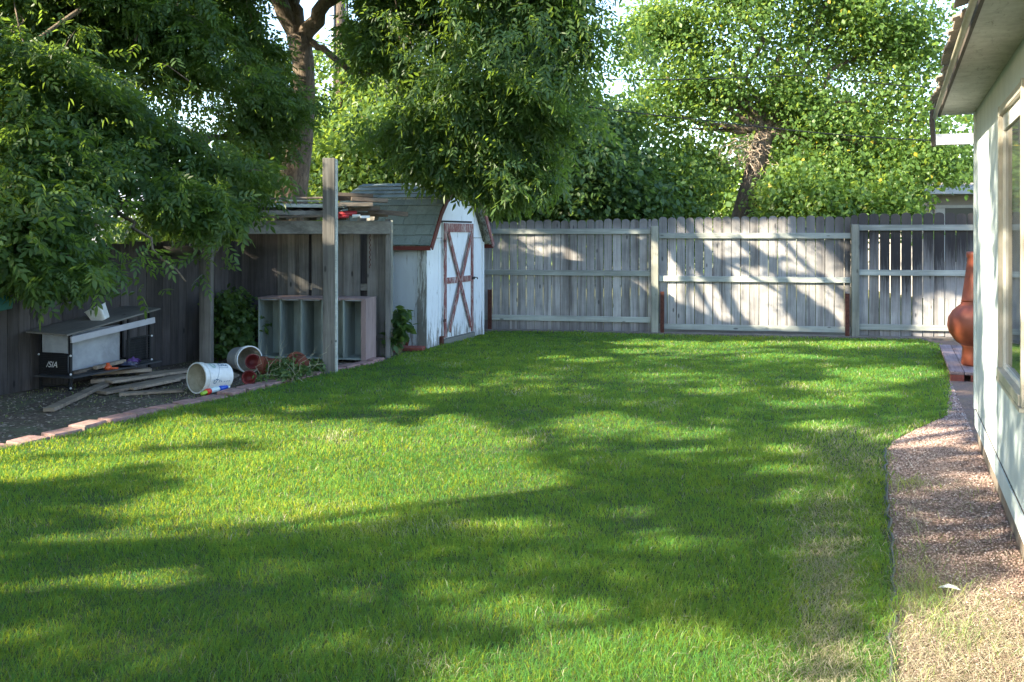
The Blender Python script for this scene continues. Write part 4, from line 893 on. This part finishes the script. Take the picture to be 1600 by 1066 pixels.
# ---- big ash-like tree beyond the side fence
ash = thing('shade_tree', 'large leafy tree with drooping branches behind the shelter, forked grey-brown trunk', 'tree', (-3.45, 15.0, 0))
mb = MB(); tr = [Vector((-3.45,15.0,-.1)), Vector((-3.42,15.0,1.2)), P(455,300,15.0), P(470,220,14.9), P(476,150,14.8), P(474,100,14.8), P(466,55,14.8)]
mb.tube(tr, [.36,.29,.25,.19,.165,.17,.19], 16)
fk = P(466,50,14.8)
limbs = [(P(466,60,14.8),P(395,-70,14.5),.15,.09),(P(466,55,14.8),P(455,-20,14.8),.13,.10),(P(472,60,14.8),P(560,-40,14.4),.14,.08),(P(480,62,14.8),P(548,112,14.2),.055,.045),
 (P(470,215,14.9),P(330,215,12.4),.09,.04),(P(455,-20,14.8),P(300,-80,12.5),.10,.05),(P(560,-40,14.4),P(760,-20,13.2),.09,.045),(P(548,112,14.2),P(690,125,13.2),.045,.03),(P(690,125,13.2),P(780,210,12.7),.03,.015),(P(620,120,13.7),P(640,215,13.3),.025,.012),(P(760,-20,13.2),P(860,60,12.2),.05,.02),
 (P(330,215,12.4),P(180,330,10.2),.045,.02),(P(330,215,12.4),P(120,200,10.8),.04,.02),(P(180,330,10.2),P(290,440,9.4),.022,.008),(P(180,330,10.2),P(60,420,9.2),.022,.008),(P(300,-80,12.5),P(60,60,11),.06,.02),(P(300,-80,12.5),P(200,90,11.8),.05,.02)]
lim_m = MB()
for i, (a_, b_2, r0, r1) in enumerate(limbs): limb(lim_m, a_, b_2, r0, r1, .03, .10, 8, 40+i, 10 if r0 > .05 else 6)
mb.build('trunk', M_bark, ash, True, False)
ashB = [(30,40,11,105),(150,20,12,105),(280,20,12.5,95),(390,60,13.2,75),(70,140,10.5,95),(190,170,11,75),(300,130,11.5,80),(400,170,12.8,60),(40,240,9.8,90),(130,240,10.2,60),(330,240,11.2,70),(270,200,11.3,50),(420,240,12.4,50),
 (40,340,9.2,75),(110,330,9.5,55),(300,300,10.6,38),(385,270,11,55),(360,320,10.9,38),(415,300,11.2,30),
 (30,420,8.9,52),(110,405,9.1,55),(190,420,9.2,48),(250,440,9.2,42),(300,465,9.1,24),(70,455,8.8,36),(140,470,8.9,30),(245,480,9,24),(190,455,9,38),(400,345,11,20),
 (425,110,15.6,40),(440,180,15.5,40),(410,250,15.5,45),(560,25,13.6,55),(620,40,13.4,60),(350,-60,13,120),(520,-70,14,110),(690,-60,13,110),(850,-60,12.5,100),(100,-80,12,140)]
c_, r_ = Bl(ashB)
GAPS = [(225,262,20,20),(190,95,22,14),(282,68,10,8),(205,180,14,10),(255,178,14,12),(150,320,40,8),(100,140,14,8),(345,152,10,8),(165,355,45,22),(255,365,50,20),(85,245,16,8),(320,205,10,7),(60,120,10,5),(130,285,26,7)]
def keep_gaps(sp):
    x, y = px_of(sp); k = np.ones(len(sp), bool)
    for (gx,gy,rx,ry) in GAPS: k &= ((x-gx)/rx)**2 + ((y-gy)/ry)**2 > 1
    k &= ~((x > 440) & (x < 560) & (y > 8) & (y < 110) & (sp[:,1] < 15.2)) & ~((x > 395) & (x < 560) & (y > -45) & (y < 62) & (sp[:,1] < 15.2)) & ~((x > 500) & (x < 560) & (y > 8) & (y < 300))     # trunk and pole stay in view
    k &= ~((x > 448) & (x < 510) & (y > 175) & (y < 300))
    bound = np.interp(x, [-400,0,60,130,175,215,250,290,325,336,345,375,395,412,428,455,600,660,700,760,800,850,900,930], [440,440,452,462,440,458,478,455,462,440,372,350,300,315,275,250,230,280,292,310,335,300,270,200])
    k &= y < bound - 12 + 6*fbm(sp[:,0]*3, sp[:,2]*3, 2, 4) 
    return k
_, spr = crown('crown', L_ash, ash, c_, r_, 8600, 7, CTMP, keep=keep_gaps, cull=.97, seed=3, lay=.62, droop=(-.5,1.0), spread=.13, sub=24, srad=.25, sc=(.6,1.3))
for i in range(0, len(spr), 28):     # fine twigs reaching the sprays
    j = int(np.argmin(((c_ - spr[i])**2).sum(1))); limb(lim_m, Vector(c_[j]), Vector(spr[i]), .012, .003, .05, .2, 4, i, 4)
lim_m.build('limbs', M_bark, ash, True, False)
# right hand part of the same crown: leaves hang long
ashR = [(620,70,13.3,50),(700,50,13,75),(800,40,12.4,85),(880,60,12.2,50),(690,130,13.1,45),(760,140,12.8,75),(850,150,12.3,48),(700,215,13.2,55),(780,235,12.8,65),(665,265,13.2,34),(740,300,12.9,34),(800,305,12.9,34),(830,260,12.7,50),(655,190,13.3,40),(780,335,12.9,18)]
c2, r2 = Bl(ashR)
crown('crown', L_ash, ash, c2, r2, 3300, 7, CTMP_N, keep=keep_gaps, cull=.97, droop=(-.2,1.2), seed=4, lay=.7, spread=.13, sub=26, srad=.27, sc=(.6,1.3))

# ---- trees beyond the back fence
def far_tree(name, label, base, tip, blobs, mat, n_spray, per, leaf, r0=.18, seed=1, cull=.97, keep=None, bmat=None, group='trees standing beyond the back fence', flat=.85, dmax=2.2, spread=.22, lay=.55, sub=20, srad=.32, sc=(.6,1.25)):
    t = thing(name, label, 'tree', (base[0], base[1], 0), 0, group); mb = MB()
    mb.tube([Vector((base[0],base[1],-.1)), Vector(base).lerp(Vector(tip), .5) + Vector((.08,0,0)), Vector(tip)], [r0*1.25, r0, r0*.8], 12)
    c, r = Bl(blobs, flat, dmax)
    for i, q in enumerate(c): limb(mb, Vector(tip), Vector(q), r0*.30, .02, .02, .16, 6, seed*50+i, 6)
    mb.build('trunk', bmat or M_bark2, t, True, False)
    crown('crown', mat, t, c, r, n_spray, per, simple_template(*leaf), cull=cull, keep=keep, seed=seed, spread=spread, droop=(-.3,1.1), lay=lay, sub=sub, srad=srad, sc=sc); return t
mg = [(940,105,30,48),(955,60,24,30),(1300,215,10,8),(1235,170,10,7),(1380,75,16,8),(1345,135,22,10),(1480,45,22,14),(1390,190,10,8)]
def keep_m(sp):
    x, y = px_of(sp); k = ~((x > 1432) & (y > 284) & (y < 350) & (sp[:,1] < 26))
    for (gx,gy,rx,ry) in mg: k &= ((x-gx)/rx)**2 + ((y-gy)/ry)**2 > 1
    k &= ~((abs(x - (1195 - (y-212)*.48)) < 42) & (y > 218) & (y < 350) & (sp[:,1] < 20.9))
    return k
far_tree('maple_tree', 'light green sunlit tree with a leaning dark trunk beyond the back fence', (P(1112,400,20.6).x, 20.6, 0), tuple(P(1195,208,20.5)),
 [(1030,40,21,62),(1120,40,21,75),(1220,50,21,80),(1320,40,21,80),(1420,50,21,75),(1040,120,20.8,60),(1130,130,20.6,65),(1230,140,20.8,70),(1320,180,20.5,65),(1410,140,20.6,65),(1080,200,20.8,50),(1290,250,20.3,60),(1370,250,20.2,60),(1440,240,20.2,55),(1490,255,20,45),(1450,190,20.5,45),(1240,215,20.8,45),(1000,180,21,40),(1150,-50,21,110),(1330,-60,21,120)],
 L_maple, 9800, 9, (.095,.07), .25, 21, keep=keep_m, lay=.85, spread=.22, cull=.97, sub=44, srad=.40, sc=(.5,1.3))
# dead twigs where the leaning trunk forks
mb = MB(); r_ = random.Random(12); o_ = P(1190,215,20.4)
for k in range(46):
    a_ = o_ + Vector((r_.uniform(-.5,.15), -.1, r_.uniform(-.5,.1))); limb(mb, a_, a_ + Vector((r_.uniform(-.7,.3), r_.uniform(-.3,.1), r_.uniform(-.7,-.1))), .012, .005, .12, .5, 6, k, 4)
tw = mb.build('dead_twigs', plain('pale_dead_twigs', (.34,.27,.21), .9), None); mt_ = [o for o in bpy.data.objects if o.name.startswith('maple_tree')][0]
tw.parent = mt_; tw.matrix_parent_inverse = Matrix.Translation(-mt_.location)
far_tree('dark_tree', 'dense dark green tree hanging over the back fence right of the shed', (P(880,400,19).x, 19, 0), tuple(P(880,300,19)),
 [(870,210,19,70),(930,200,19.5,55),(840,290,18.6,60),(910,290,18.4,65),(970,290,18.6,45),(880,150,19.5,45),(760,300,18.6,60),(960,240,19.4,45),(1000,315,18.6,30)], L_dark, 5200, 8, (.13,.075), .15, 22, keep=keep_m)
far_tree('slender_tree', 'yellow-green backlit tree between the utility pole and the shed roof', (P(600,400,18.5).x, 18.5, 0), tuple(P(600,260,18.5)),
 [(560,110,21,60),(520,200,20.5,55),(590,200,19,55),(560,270,18.5,50),(640,250,18.6,50),(640,140,20,50),(500,270,19,42),(610,310,18.2,40),(690,290,18.4,40),(720,200,19,50)], L_bright, 4200, 8, (.12,.08), .10, 23, keep=lambda sp: ~((abs(px_of(sp)[0]-531) < 16) & (sp[:,1] < 22) & (px_of(sp)[1] < 190)))
far_tree('bushy_tree', 'bright yellow-green shrubby tree above the middle of the back fence', (P(1060,400,19.5).x, 19.5, 0), tuple(P(1060,340,19.5)),
 [(1040,280,19.6,45),(1085,300,19.3,40),(1020,320,19,30),(1110,270,20.5,35),(1080,240,20.8,35)], L_bright, 1500, 8, (.10,.075), .06, 24, keep=keep_m)
far_tree('bushy_tree', 'mid green shrubby tree right of the leaning trunk above the fence', (P(1280,400,19.2).x, 19.2, 0), tuple(P(1280,340,19.2)),
 [(1230,300,19.5,38),(1290,310,19,40),(1350,315,19,36),(1410,300,19.2,40),(1260,270,20,35),(1450,310,20,30)], L_maple, 2000, 8, (.10,.075), .06, 25, keep=keep_m)
far_tree('bushy_tree', 'yellow-green shrub glowing behind the side fence left of the shelter', (P(270,380,15.5).x, 15.5, 0), tuple(P(270,390,15.5)),
 [(230,360,15.5,32),(290,365,15.3,36),(350,370,15.2,30),(400,370,15,26),(320,320,16,32),(440,330,16.4,30)], L_bright, 1500, 8, (.10,.075), .05, 26, cull=.6)
rr_ = random.Random(77)
fars = [(-16,30,4.6),(-11.5,33,4.4),(-6.5,30,4.8),(-2,33,6.0),(1.2,31,6.6),(4.2,34,5.6),(8.0,31,7.0),(11.5,34,6.8),(15.5,33,6.8),(19.5,31,6.8)]
names_ = ['far round-topped tree low on the skyline at the far left','far tree seen through the left foliage beside the pale house','far tree behind the forked trunk','far dark green tree left of the bright sky gap','far dark green tree below the bright sky gap','far tree just right of the sky gap','far tall tree behind the leaning trunk','far tall tree behind the maple crown','far tree behind the neighbouring roof','far tree beside the house eave']
for i, (x, y, h) in enumerate(fars):
    t = thing('distant_tree', names_[i], 'tree', (x, y, 0), 0, 'distant trees closing the view'); mb = MB(); mb.tube([(x,y,-.1),(x+.1,y,h*.6)], [.25,.12], 8); 
    cs = []; rs = []
    for k in range(9): a_ = k*2.4; q = rr_.uniform(.3,1.9); cs.append((x+q*math.cos(a_), y+q*math.sin(a_)*.8, h*(.22+.62*rr_.random()))); rs.append((rr_.uniform(1.1,1.7),1.3,rr_.uniform(.9,1.3)*h/6))
    for q in cs[:4]: limb(mb, (x,y,h*.4), q, .09,.02,.02,.1,5,i,5)
    mb.build('trunk', M_bark2, t, True, False)
    crown('crown', L_dark if i % 2 else L_maple, t, cs, rs, 850, 7, simple_template(.24,.19), cull=0, spread=.35, sub=12, srad=.5, seed=60+i, droop=(-.3,1.1), keep=lambda sp: ~(((px_of(sp)[0]-945)/38)**2 + ((px_of(sp)[1]-95)/70)**2 < 1))

# ---- unseen trees to the left: crowns shaped along sun rays to throw the dappled shade
r_n = np.random.default_rng(99); n_ = 21000
gx = r_n.uniform(-9, 17, n_); gy = r_n.uniform(0, 21, n_); hh_ = r_n.uniform(2.9, 10.5, n_); k_ = hh_/TO_SUN.z
sp = np.stack([gx + TO_SUN.x*k_, gy + TO_SUN.y*k_, hh_], 1)
pxx, pyy = px_of(sp)
out = (sp[:,0] < -.60*np.maximum(sp[:,1],0) - .9) | ((pyy < -160) & (sp[:,0] < -1.0)) | (sp[:,1] < -.5)
out &= (sp[:,0] < -1.5)
thin = r_n.uniform(size=n_); out &= ~((gx > 4) & (gy > 13.5) & (thin < .5)); out &= ~((gy > 9.8) & (gx < 4) & (thin < .35))
clump = fbm(sp[:,0]*1.0 + sp[:,2]*.5, sp[:,1] + sp[:,2]*.3, 1.3, 77)
sp = sp[out]; tr_xy = np.array([(-7.2,-.5),(-8.6,3.6),(-12.5,8.0),(-13,1.5),(-17,5),(-5.5,-4.5),(-12,-4)])
for i in range(len(tr_xy)):
    zz = np.linspace(.4, 4.5, 24); best = None
    for k in range(60):
        c_xy = tr_xy[i].astype(float) + (r_n.uniform(-2.2, 2.2, 2) if k else 0); q_ = np.stack([np.repeat(c_xy[0]+np.array([-.2,0,.2]), 24), np.repeat(c_xy[1]+np.array([.15,0,-.15]), 24), np.tile(zz, 3)], 1)
        sc_ = sunlit(q_).mean() + .01*k/60
        if c_xy[0] < FLX(c_xy[1]) - .8 and (best is None or sc_ < best[0]): best = (sc_, c_xy)
    tr_fin = best[1] if best else tr_xy[i]; tr_xy = tr_xy.astype(float); tr_xy[i] = tr_fin
own = np.argmin(((sp[:,None,:2]-tr_xy[None])**2).sum(2), 1)
labs = ['shade tree off the left photo edge nearest the camera','shade tree off the left photo edge beside the side fence','shade tree beyond the side fence past the left photo edge','unseen shade tree in the neighbouring yard, second row','unseen shade tree deepest in the neighbouring yard','shade tree behind and left of the camera','shade tree furthest behind the camera']
for i in range(len(tr_xy)):
    s_i = sp[own == i]
    if len(s_i) < 5: continue
    x, y = tr_xy[i]; t = thing('unseen_shade_tree', labs[i], 'tree', (x, y, 0), 0, 'unseen trees with crowns shaped to shade the lawn'); mb = MB(); mb.tube([(x,y,-.1),(x+.1,y,2.2),(x,y+.1,4.5)], [.26,.2,.12], 10)
    nl = 0
    for q in s_i[::max(1, len(s_i)//90)]:
        ln_ = np.array([np.array([x,y,3.4])*(1-u) + q*u for u in np.linspace(0,1,14)])
        if nl < 12 and sunlit(ln_).mean() < .06: limb(mb, (x,y,3.4), q, .05,.01,.0,.03,5,i,5); nl += 1
    mb.build('trunk', M_bark, t, True, False)
    keepm = ~(sunlit(s_i) & (r_n.uniform(size=len(s_i)) < .985)); s_i = s_i[keepm]; per = 9
    Pn = np.repeat(s_i, per, 0) + r_n.normal(size=(len(s_i)*per,3))*.17; Pn = Pn[~(sunlit(Pn) & (r_n.uniform(size=len(Pn)) < .985))]; n2_ = len(Pn)
    V, Fo = place(*simple_template(.15,.10), Pn, r_n.uniform(0,6.28,n2_), r_n.uniform(-.3,1.2,n2_), r_n.normal(0,.6,n2_), r_n.uniform(.8,1.3,n2_))
    kf = ~sunlit(V[Fo].mean(1)); Fo = Fo[kf]
    np_mesh('crown', V, Fo, L_shade, t, tint=np.repeat(r_n.uniform(0,1,n2_),2)[kf], local=False)

# ---- small plants
def bush(name, label, cat, blobs, n_spray, leaf, mat, seed, per=5, spread=.05):
    c, r = Bl(blobs); b0 = c.mean(0); t = thing(name, label, cat, (b0[0], b0[1], 0)); mb = MB()
    for i, q in enumerate(c):
        for k in range(3): limb(mb, (b0[0]+.02*k,b0[1],0), Vector(q)+Vector((.04*k,0,.03)), .008,.003,.02,.2,5,seed+i*3+k,5)
    mb.build('stems', M_weed_stem, t, True, False)
    crown('leaves', mat, t, c, r, n_spray, per, simple_template(*leaf), cull=0, seed=seed, spread=spread, sub=0, droop=(-.5,.9), keep=lambda s: s[:,2] > .02); return t
M_weed_stem = plain('pale_weed_stem', (.22,.23,.12), .8)
bush('leafy_shrub', 'dark ivy-like shrub in the deep shade under the shelter', 'shrub', [(360,480,12.2,28),(385,500,12.3,26),(355,520,12.1,24),(380,530,12.2,20),(345,545,12,14),(370,465,12.5,16)], 380, (.07,.05), L_ash, 31)
bush('leafy_seedling', 'bright leafy seedling growing between the shelter post and shed', 'plant', [(618,500,12.75,14),(625,515,12.7,13),(615,530,12.7,12),(622,490,12.75,8)], 70, (.11,.07), L_dark, 32, 5, .04)
bush('weed_clump', 'straggly green weeds growing around the fallen terracotta pots', 'weeds', [(430,575,10.7,13),(447,570,10.7,15),(440,584,10.4,12),(472,580,10.6,13),(495,572,11.0,12),(412,590,10.2,10),(455,585,10.3,10)], 200, (.045,.022), L_weed, 33, 5, .035)
mb = MB(); r_ = random.Random(3)
for k in range(13):
    x = r_.uniform(400,480); g_ = G(x, r_.uniform(583,600)); limb(mb, g_, g_ + Vector((r_.uniform(-.25,.35), r_.uniform(-.1,.1), r_.uniform(.15,.5))), .003,.001,.05,.2,7,k,4)
tag(wbuild(mb, 'dry_stalks', plain('bleached_stalks', (.40,.38,.28), .9), None), 'bleached dry weed stalks rising in front of the cabinet', 'weeds')

# ================================================================== GRASS
def blades(name, X, Y, ht, wd, dry, tint, lean_s, mat, lean_dir=None, z0=0, flat=0):
    n = len(X); r = np.random.default_rng(len(X)); az = r.uniform(0, 2*np.pi, n) if lean_dir is None else lean_dir + r.normal(0, 1.9, n)
    ln = lean_s * r.uniform(.3, 1.3, n); wz = r.uniform(0, 2*np.pi, n)
    dx, dy = np.cos(az), np.sin(az); sx, sy = np.cos(wz)*wd/2, np.sin(wz)*wd/2
    up1 = ht*.55*(1-flat*.8); up2 = ht*(1-ln*.35)*(1-flat*.85)
    h1 = ht*ln*.28; h2 = ht*ln*.95
    z = np.zeros(n) + z0
    V = np.stack([np.stack([X-sx, Y-sy, z], 1), np.stack([X+sx, Y+sy, z], 1), np.stack([X+dx*h1-sx*.75, Y+dy*h1-sy*.75, z+up1], 1), np.stack([X+dx*h1+sx*.75, Y+dy*h1+sy*.75, z+up1], 1), np.stack([X+dx*h2, Y+dy*h2, z+up2], 1)], 1)
    T = np.array([(0,1,3),(0,3,2),(2,3,4)]); Fo = (T[None] + (np.arange(n)*5)[:,None,None]).reshape(-1,3)
    o = np_mesh(name, V, Fo, mat, tint=np.repeat(tint,3), dry=np.repeat(dry,3)); return o
lp = [(p[0], p[1]) for p in lawn]
Xs, Ys = [], []
for (y0, y1, dens) in ((3.0,3.8,13000),(3.8,5,11000),(5,7,7000),(7,9.5,4200),(9.5,12.5,2800),(12.5,16.2,2000)):
    x0, x1 = -.56*y1-.5, .50*y1+.6; m_ = int((x1-x0)*(y1-y0)*dens); X = rng.uniform(x0, x1, m_); Y = rng.uniform(y0, y1, m_)
    k = (X > -.56*Y-.5); Xs.append(X[k]); Ys.append(Y[k])
X = np.concatenate(Xs); Y = np.concatenate(Ys)
ex = fbm(X, Y, 5.0, 3)*.05 + rng.normal(0,.045,len(X))
k = in_poly(X+ex, Y+ex, lp); X, Y = X[k], Y[k]
pxg = CX + F*X/Y; pyg = HY + F*H/Y
f1 = fbm(X, Y, 1.1, 11); f2 = fbm(X, Y, 3.5, 12); f3 = fbm(X, Y, 9, 13)
# worn strip beside the edging cord, and thin brown spots
strip = np.exp(-((pxg - (1290 + (pyg-900)*.02))/45)**2) * np.clip((pyg-760)/120, 0, 1)
far_dry = np.exp(-((pxg-1330)/80)**2 - ((pyg-715)/35)**2)*.7
nearf = np.clip((Y - (FY(X) - .45))/.4, 0, 1)*np.clip((X-1.5)/1.5+.3, 0, 1)
spot = np.clip(f2*1.2 - .75, 0, 1) + (((pxg-680)/40)**2 + ((pyg-1055)/20)**2 < 1)*.5
brown = np.clip(strip*.6 + far_dry*.8 + nearf*.8 + spot*.35 + f3*.12*(strip+far_dry), 0, 1)
dry = (rng.uniform(size=len(X)) < brown*.85 + .025).astype(float)*rng.uniform(.6,1,len(X))
ht = (.036 + .007*f1 + .012*f2 + .010*f3 + rng.uniform(-.012,.018,len(X))) * (1 - .35*brown) * np.clip(1.05 - Y*.012, .8, 1.1)
tall = (strip > .02) | (Y < 4.2); ht *= np.where(tall, 1.2, 1)
wd = np.maximum(.0026, Y*.0007)*rng.uniform(.7,1.25,len(X))
tint = np.clip(  .42 + .18*f1 + .17*f2 + .13*f3 + rng.normal(0,.16,len(X)), 0, 1)
ld = 2.0 + 2.2*fbm(X, Y, 1.6, 14) + 1.2*f3
kd = rng.uniform(size=len(X)) > brown*.35
o = blades('lawn_grass', X[kd], Y[kd], ht[kd], wd[kd], dry[kd], tint[kd], 1.25, M_grass, ld[kd]); tag(o, kind='stuff', label='green lawn grass across the yard', cat='grass')
# dry straw and sparse grass right of the cord
def region(npts, x0, x1, y0, y1): 
    X = rng.uniform(x0, x1, npts); Y = rng.uniform(y0, y1, npts); return X, Y
gp = [G(1392,1180), G(1393,1000), G(1397,930), G(1392,860), G(1387,760), G(1385,706), G(1395,690), G(1440,668), G(1480,650), G(1484,602), Vector((4.75,10.4,0)), Vector((3.58,7.4,0)), Vector((.62,0,0))]
gp = [(p[0],p[1]) for p in gp]
X, Y = region(170000, .9, 3.6, 3.0, 6.2); k = in_poly(X, Y, gp); X, Y = X[k], Y[k]; pyg = HY + F*H/Y; pxg = CX + F*X/Y
g4 = fbm(X, Y, 2.2, 41)
pd = np.clip((pyg-840)/130, 0, 1) + .8*np.exp(-((pxg-1430)/42)**2)*np.clip((pyg-760)/100,0,.6) + .35*g4 + .55*np.exp(-((pxg-1420)/40)**2 - ((pyg-745)/24)**2) + .3*np.exp(-((pyg-(690-(pxg-1395)*.45))/14)**2) - np.clip((pxg-1440)/150,0,1)*np.clip((950-pyg)/120,0,1)*.7
k = rng.uniform(size=len(X)) < np.clip(pd*.42, .02, .42); X, Y, pyg, pxg, g4 = X[k], Y[k], pyg[k], pxg[k], g4[k]
gr = np.exp(-((pxg-1450)/40)**2 - ((pyg-930)/38)**2) + np.exp(-((pxg-1500)/45)**2 - ((pyg-1000)/22)**2)*.6 + np.exp(-((pxg-1425)/40)**2 - ((pyg-745)/22)**2)*.9 + np.exp(-((pxg-1402)/10)**2)*.2 + np.exp(-((pxg-1455)/40)**2 - ((pyg-855)/18)**2)*.6
isg = rng.uniform(size=len(X)) < np.clip(gr*.85, .05, .9)
n = len(X)
blades('dry_grass', X, Y, rng.uniform(.05,.13,n), np.maximum(.0026, Y*.0006)*rng.uniform(.6,1.2,n), np.where(isg, rng.uniform(0,.45,n), rng.uniform(.85,1,n)), rng.uniform(0,1,n)**.8, 1.25, M_grass, None, .002, np.where(isg, .25, .82))
tag(bpy.data.objects['dry_grass'], kind='stuff', label='dry straw-coloured grass beside the house wall', cat='grass')
# tufts over the cord and worn strip straw
X, Y = region(80000, -.2, 2.9, 3.0, 6.0); pyg = HY + F*H/Y; pxg = CX + F*X/Y
k = rng.uniform(size=len(X)) < .55*np.exp(-((pxg-1295)/55)**2)*np.clip((pyg-740)/120,0,1) + .25*np.clip((pyg-960)/80,0,1)*(pxg > 1150)
k &= in_poly(X, Y, lp); X, Y = X[k], Y[k]; n = len(X)
blades('lawn_straw', X, Y, rng.uniform(.04,.10,n), np.maximum(.0025, Y*.0006), rng.uniform(.7,1,n), rng.uniform(.1,.9,n), 1.2, M_grass, None, .008, .72*np.ones(n))
tag(bpy.data.objects['lawn_straw'], kind='stuff', label='dead straw lying in the worn strip of lawn', cat='grass')
# grass over the dirt bed: thin litter of dry leaves and weeds
X, Y = region(9000, -6, -1.6, 6.5, 12.4); px_ = CX + F*X/Y; k = ~in_poly(X, Y, lp) & (X > FLX(Y)+.1); X, Y = X[k], Y[k]; g5 = fbm(X, Y, 1.6, 55); k = rng.uniform(size=len(X)) < np.clip(.35+.7*g5, .05, 1); X, Y = X[k], Y[k]; n = len(X)
blades('bed_weeds', X, Y, rng.uniform(.015,.045,n), .009*np.ones(n), rng.uniform(.1,1,n), rng.uniform(0,.7,n), 1.1, M_grass, None, -.004, .4*np.ones(n))
tag(bpy.data.objects['bed_weeds'], kind='stuff', label='sparse low weeds and litter on the bare dirt', cat='weeds')
# gravel stones
X, Y = region(330000, .8, 6.0, 3.0, 11.0); k = in_poly(X, Y, gp + []) ; X, Y = X[k], Y[k]; k = rng.uniform(size=len(X)) < np.clip(1.25 - .45*fbm(X,Y,1.5,61) , .2, 1); X, Y = X[k], Y[k]; n = len(X)
oc = np.array([(1,0,0),(0,1,0),(-1,0,0),(0,-1,0),(0,0,.8),(0,0,-.5)]); of = np.array([(0,1,4),(1,2,4),(2,3,4),(3,0,4)])
sz = rng.uniform(.003,.0085,n)*np.clip(Y/5.5,.8,1.6); an = rng.uniform(0,6.28,n); jit = rng.uniform(.6,1.3,(n,6,3))
V = oc[None]*jit*sz[:,None,None]; ca, sa = np.cos(an)[:,None], np.sin(an)[:,None]
V = np.stack([V[:,:,0]*ca - V[:,:,1]*sa + X[:,None], V[:,:,0]*sa + V[:,:,1]*ca + Y[:,None], V[:,:,2] + .001], 2)
o = np_mesh('gravel', V, (of[None] + (np.arange(n)*6)[:,None,None]).reshape(-1,3), M_stones, tint=np.repeat(rng.uniform(0,1,n),4)); tag(o, kind='stuff', label='pinkish crushed gravel along the house wall', cat='gravel')
# pebbles and bark litter in the dirt bed
X, Y = region(14000, -6.2, -1.6, 6.3, 12.4); k = ~in_poly(X, Y, lp) & (X > FLX(Y)+.1); X, Y = X[k], Y[k]; n = len(X); sz = rng.uniform(.006,.02,n); jit = rng.uniform(.5,1.4,(n,6,3)); an = rng.uniform(0,6.28,n)
V = oc[None]*jit*sz[:,None,None]*np.array([1,1,.45]); ca, sa = np.cos(an)[:,None], np.sin(an)[:,None]
V = np.stack([V[:,:,0]*ca - V[:,:,1]*sa + X[:,None], V[:,:,0]*sa + V[:,:,1]*ca + Y[:,None], V[:,:,2] - .006], 2)
m, nt_, b_ = new_mat('wood_chip_litter'); nt_.links.new(ramp(nt_, attr(nt_, 'tint'), [(0, (.06,.045,.035)), (.7, (.20,.16,.13)), (1, (.36,.30,.26))]), b_.inputs['Base Color']); b_.inputs['Roughness'].default_value = 1
o = np_mesh('bed_litter', V, (of[None] + (np.arange(n)*6)[:,None,None]).reshape(-1,3), m, tint=np.repeat(rng.uniform(0,1,n),4)); tag(o, kind='stuff', label='small chips and pebbles scattered on the dirt bed', cat='litter')
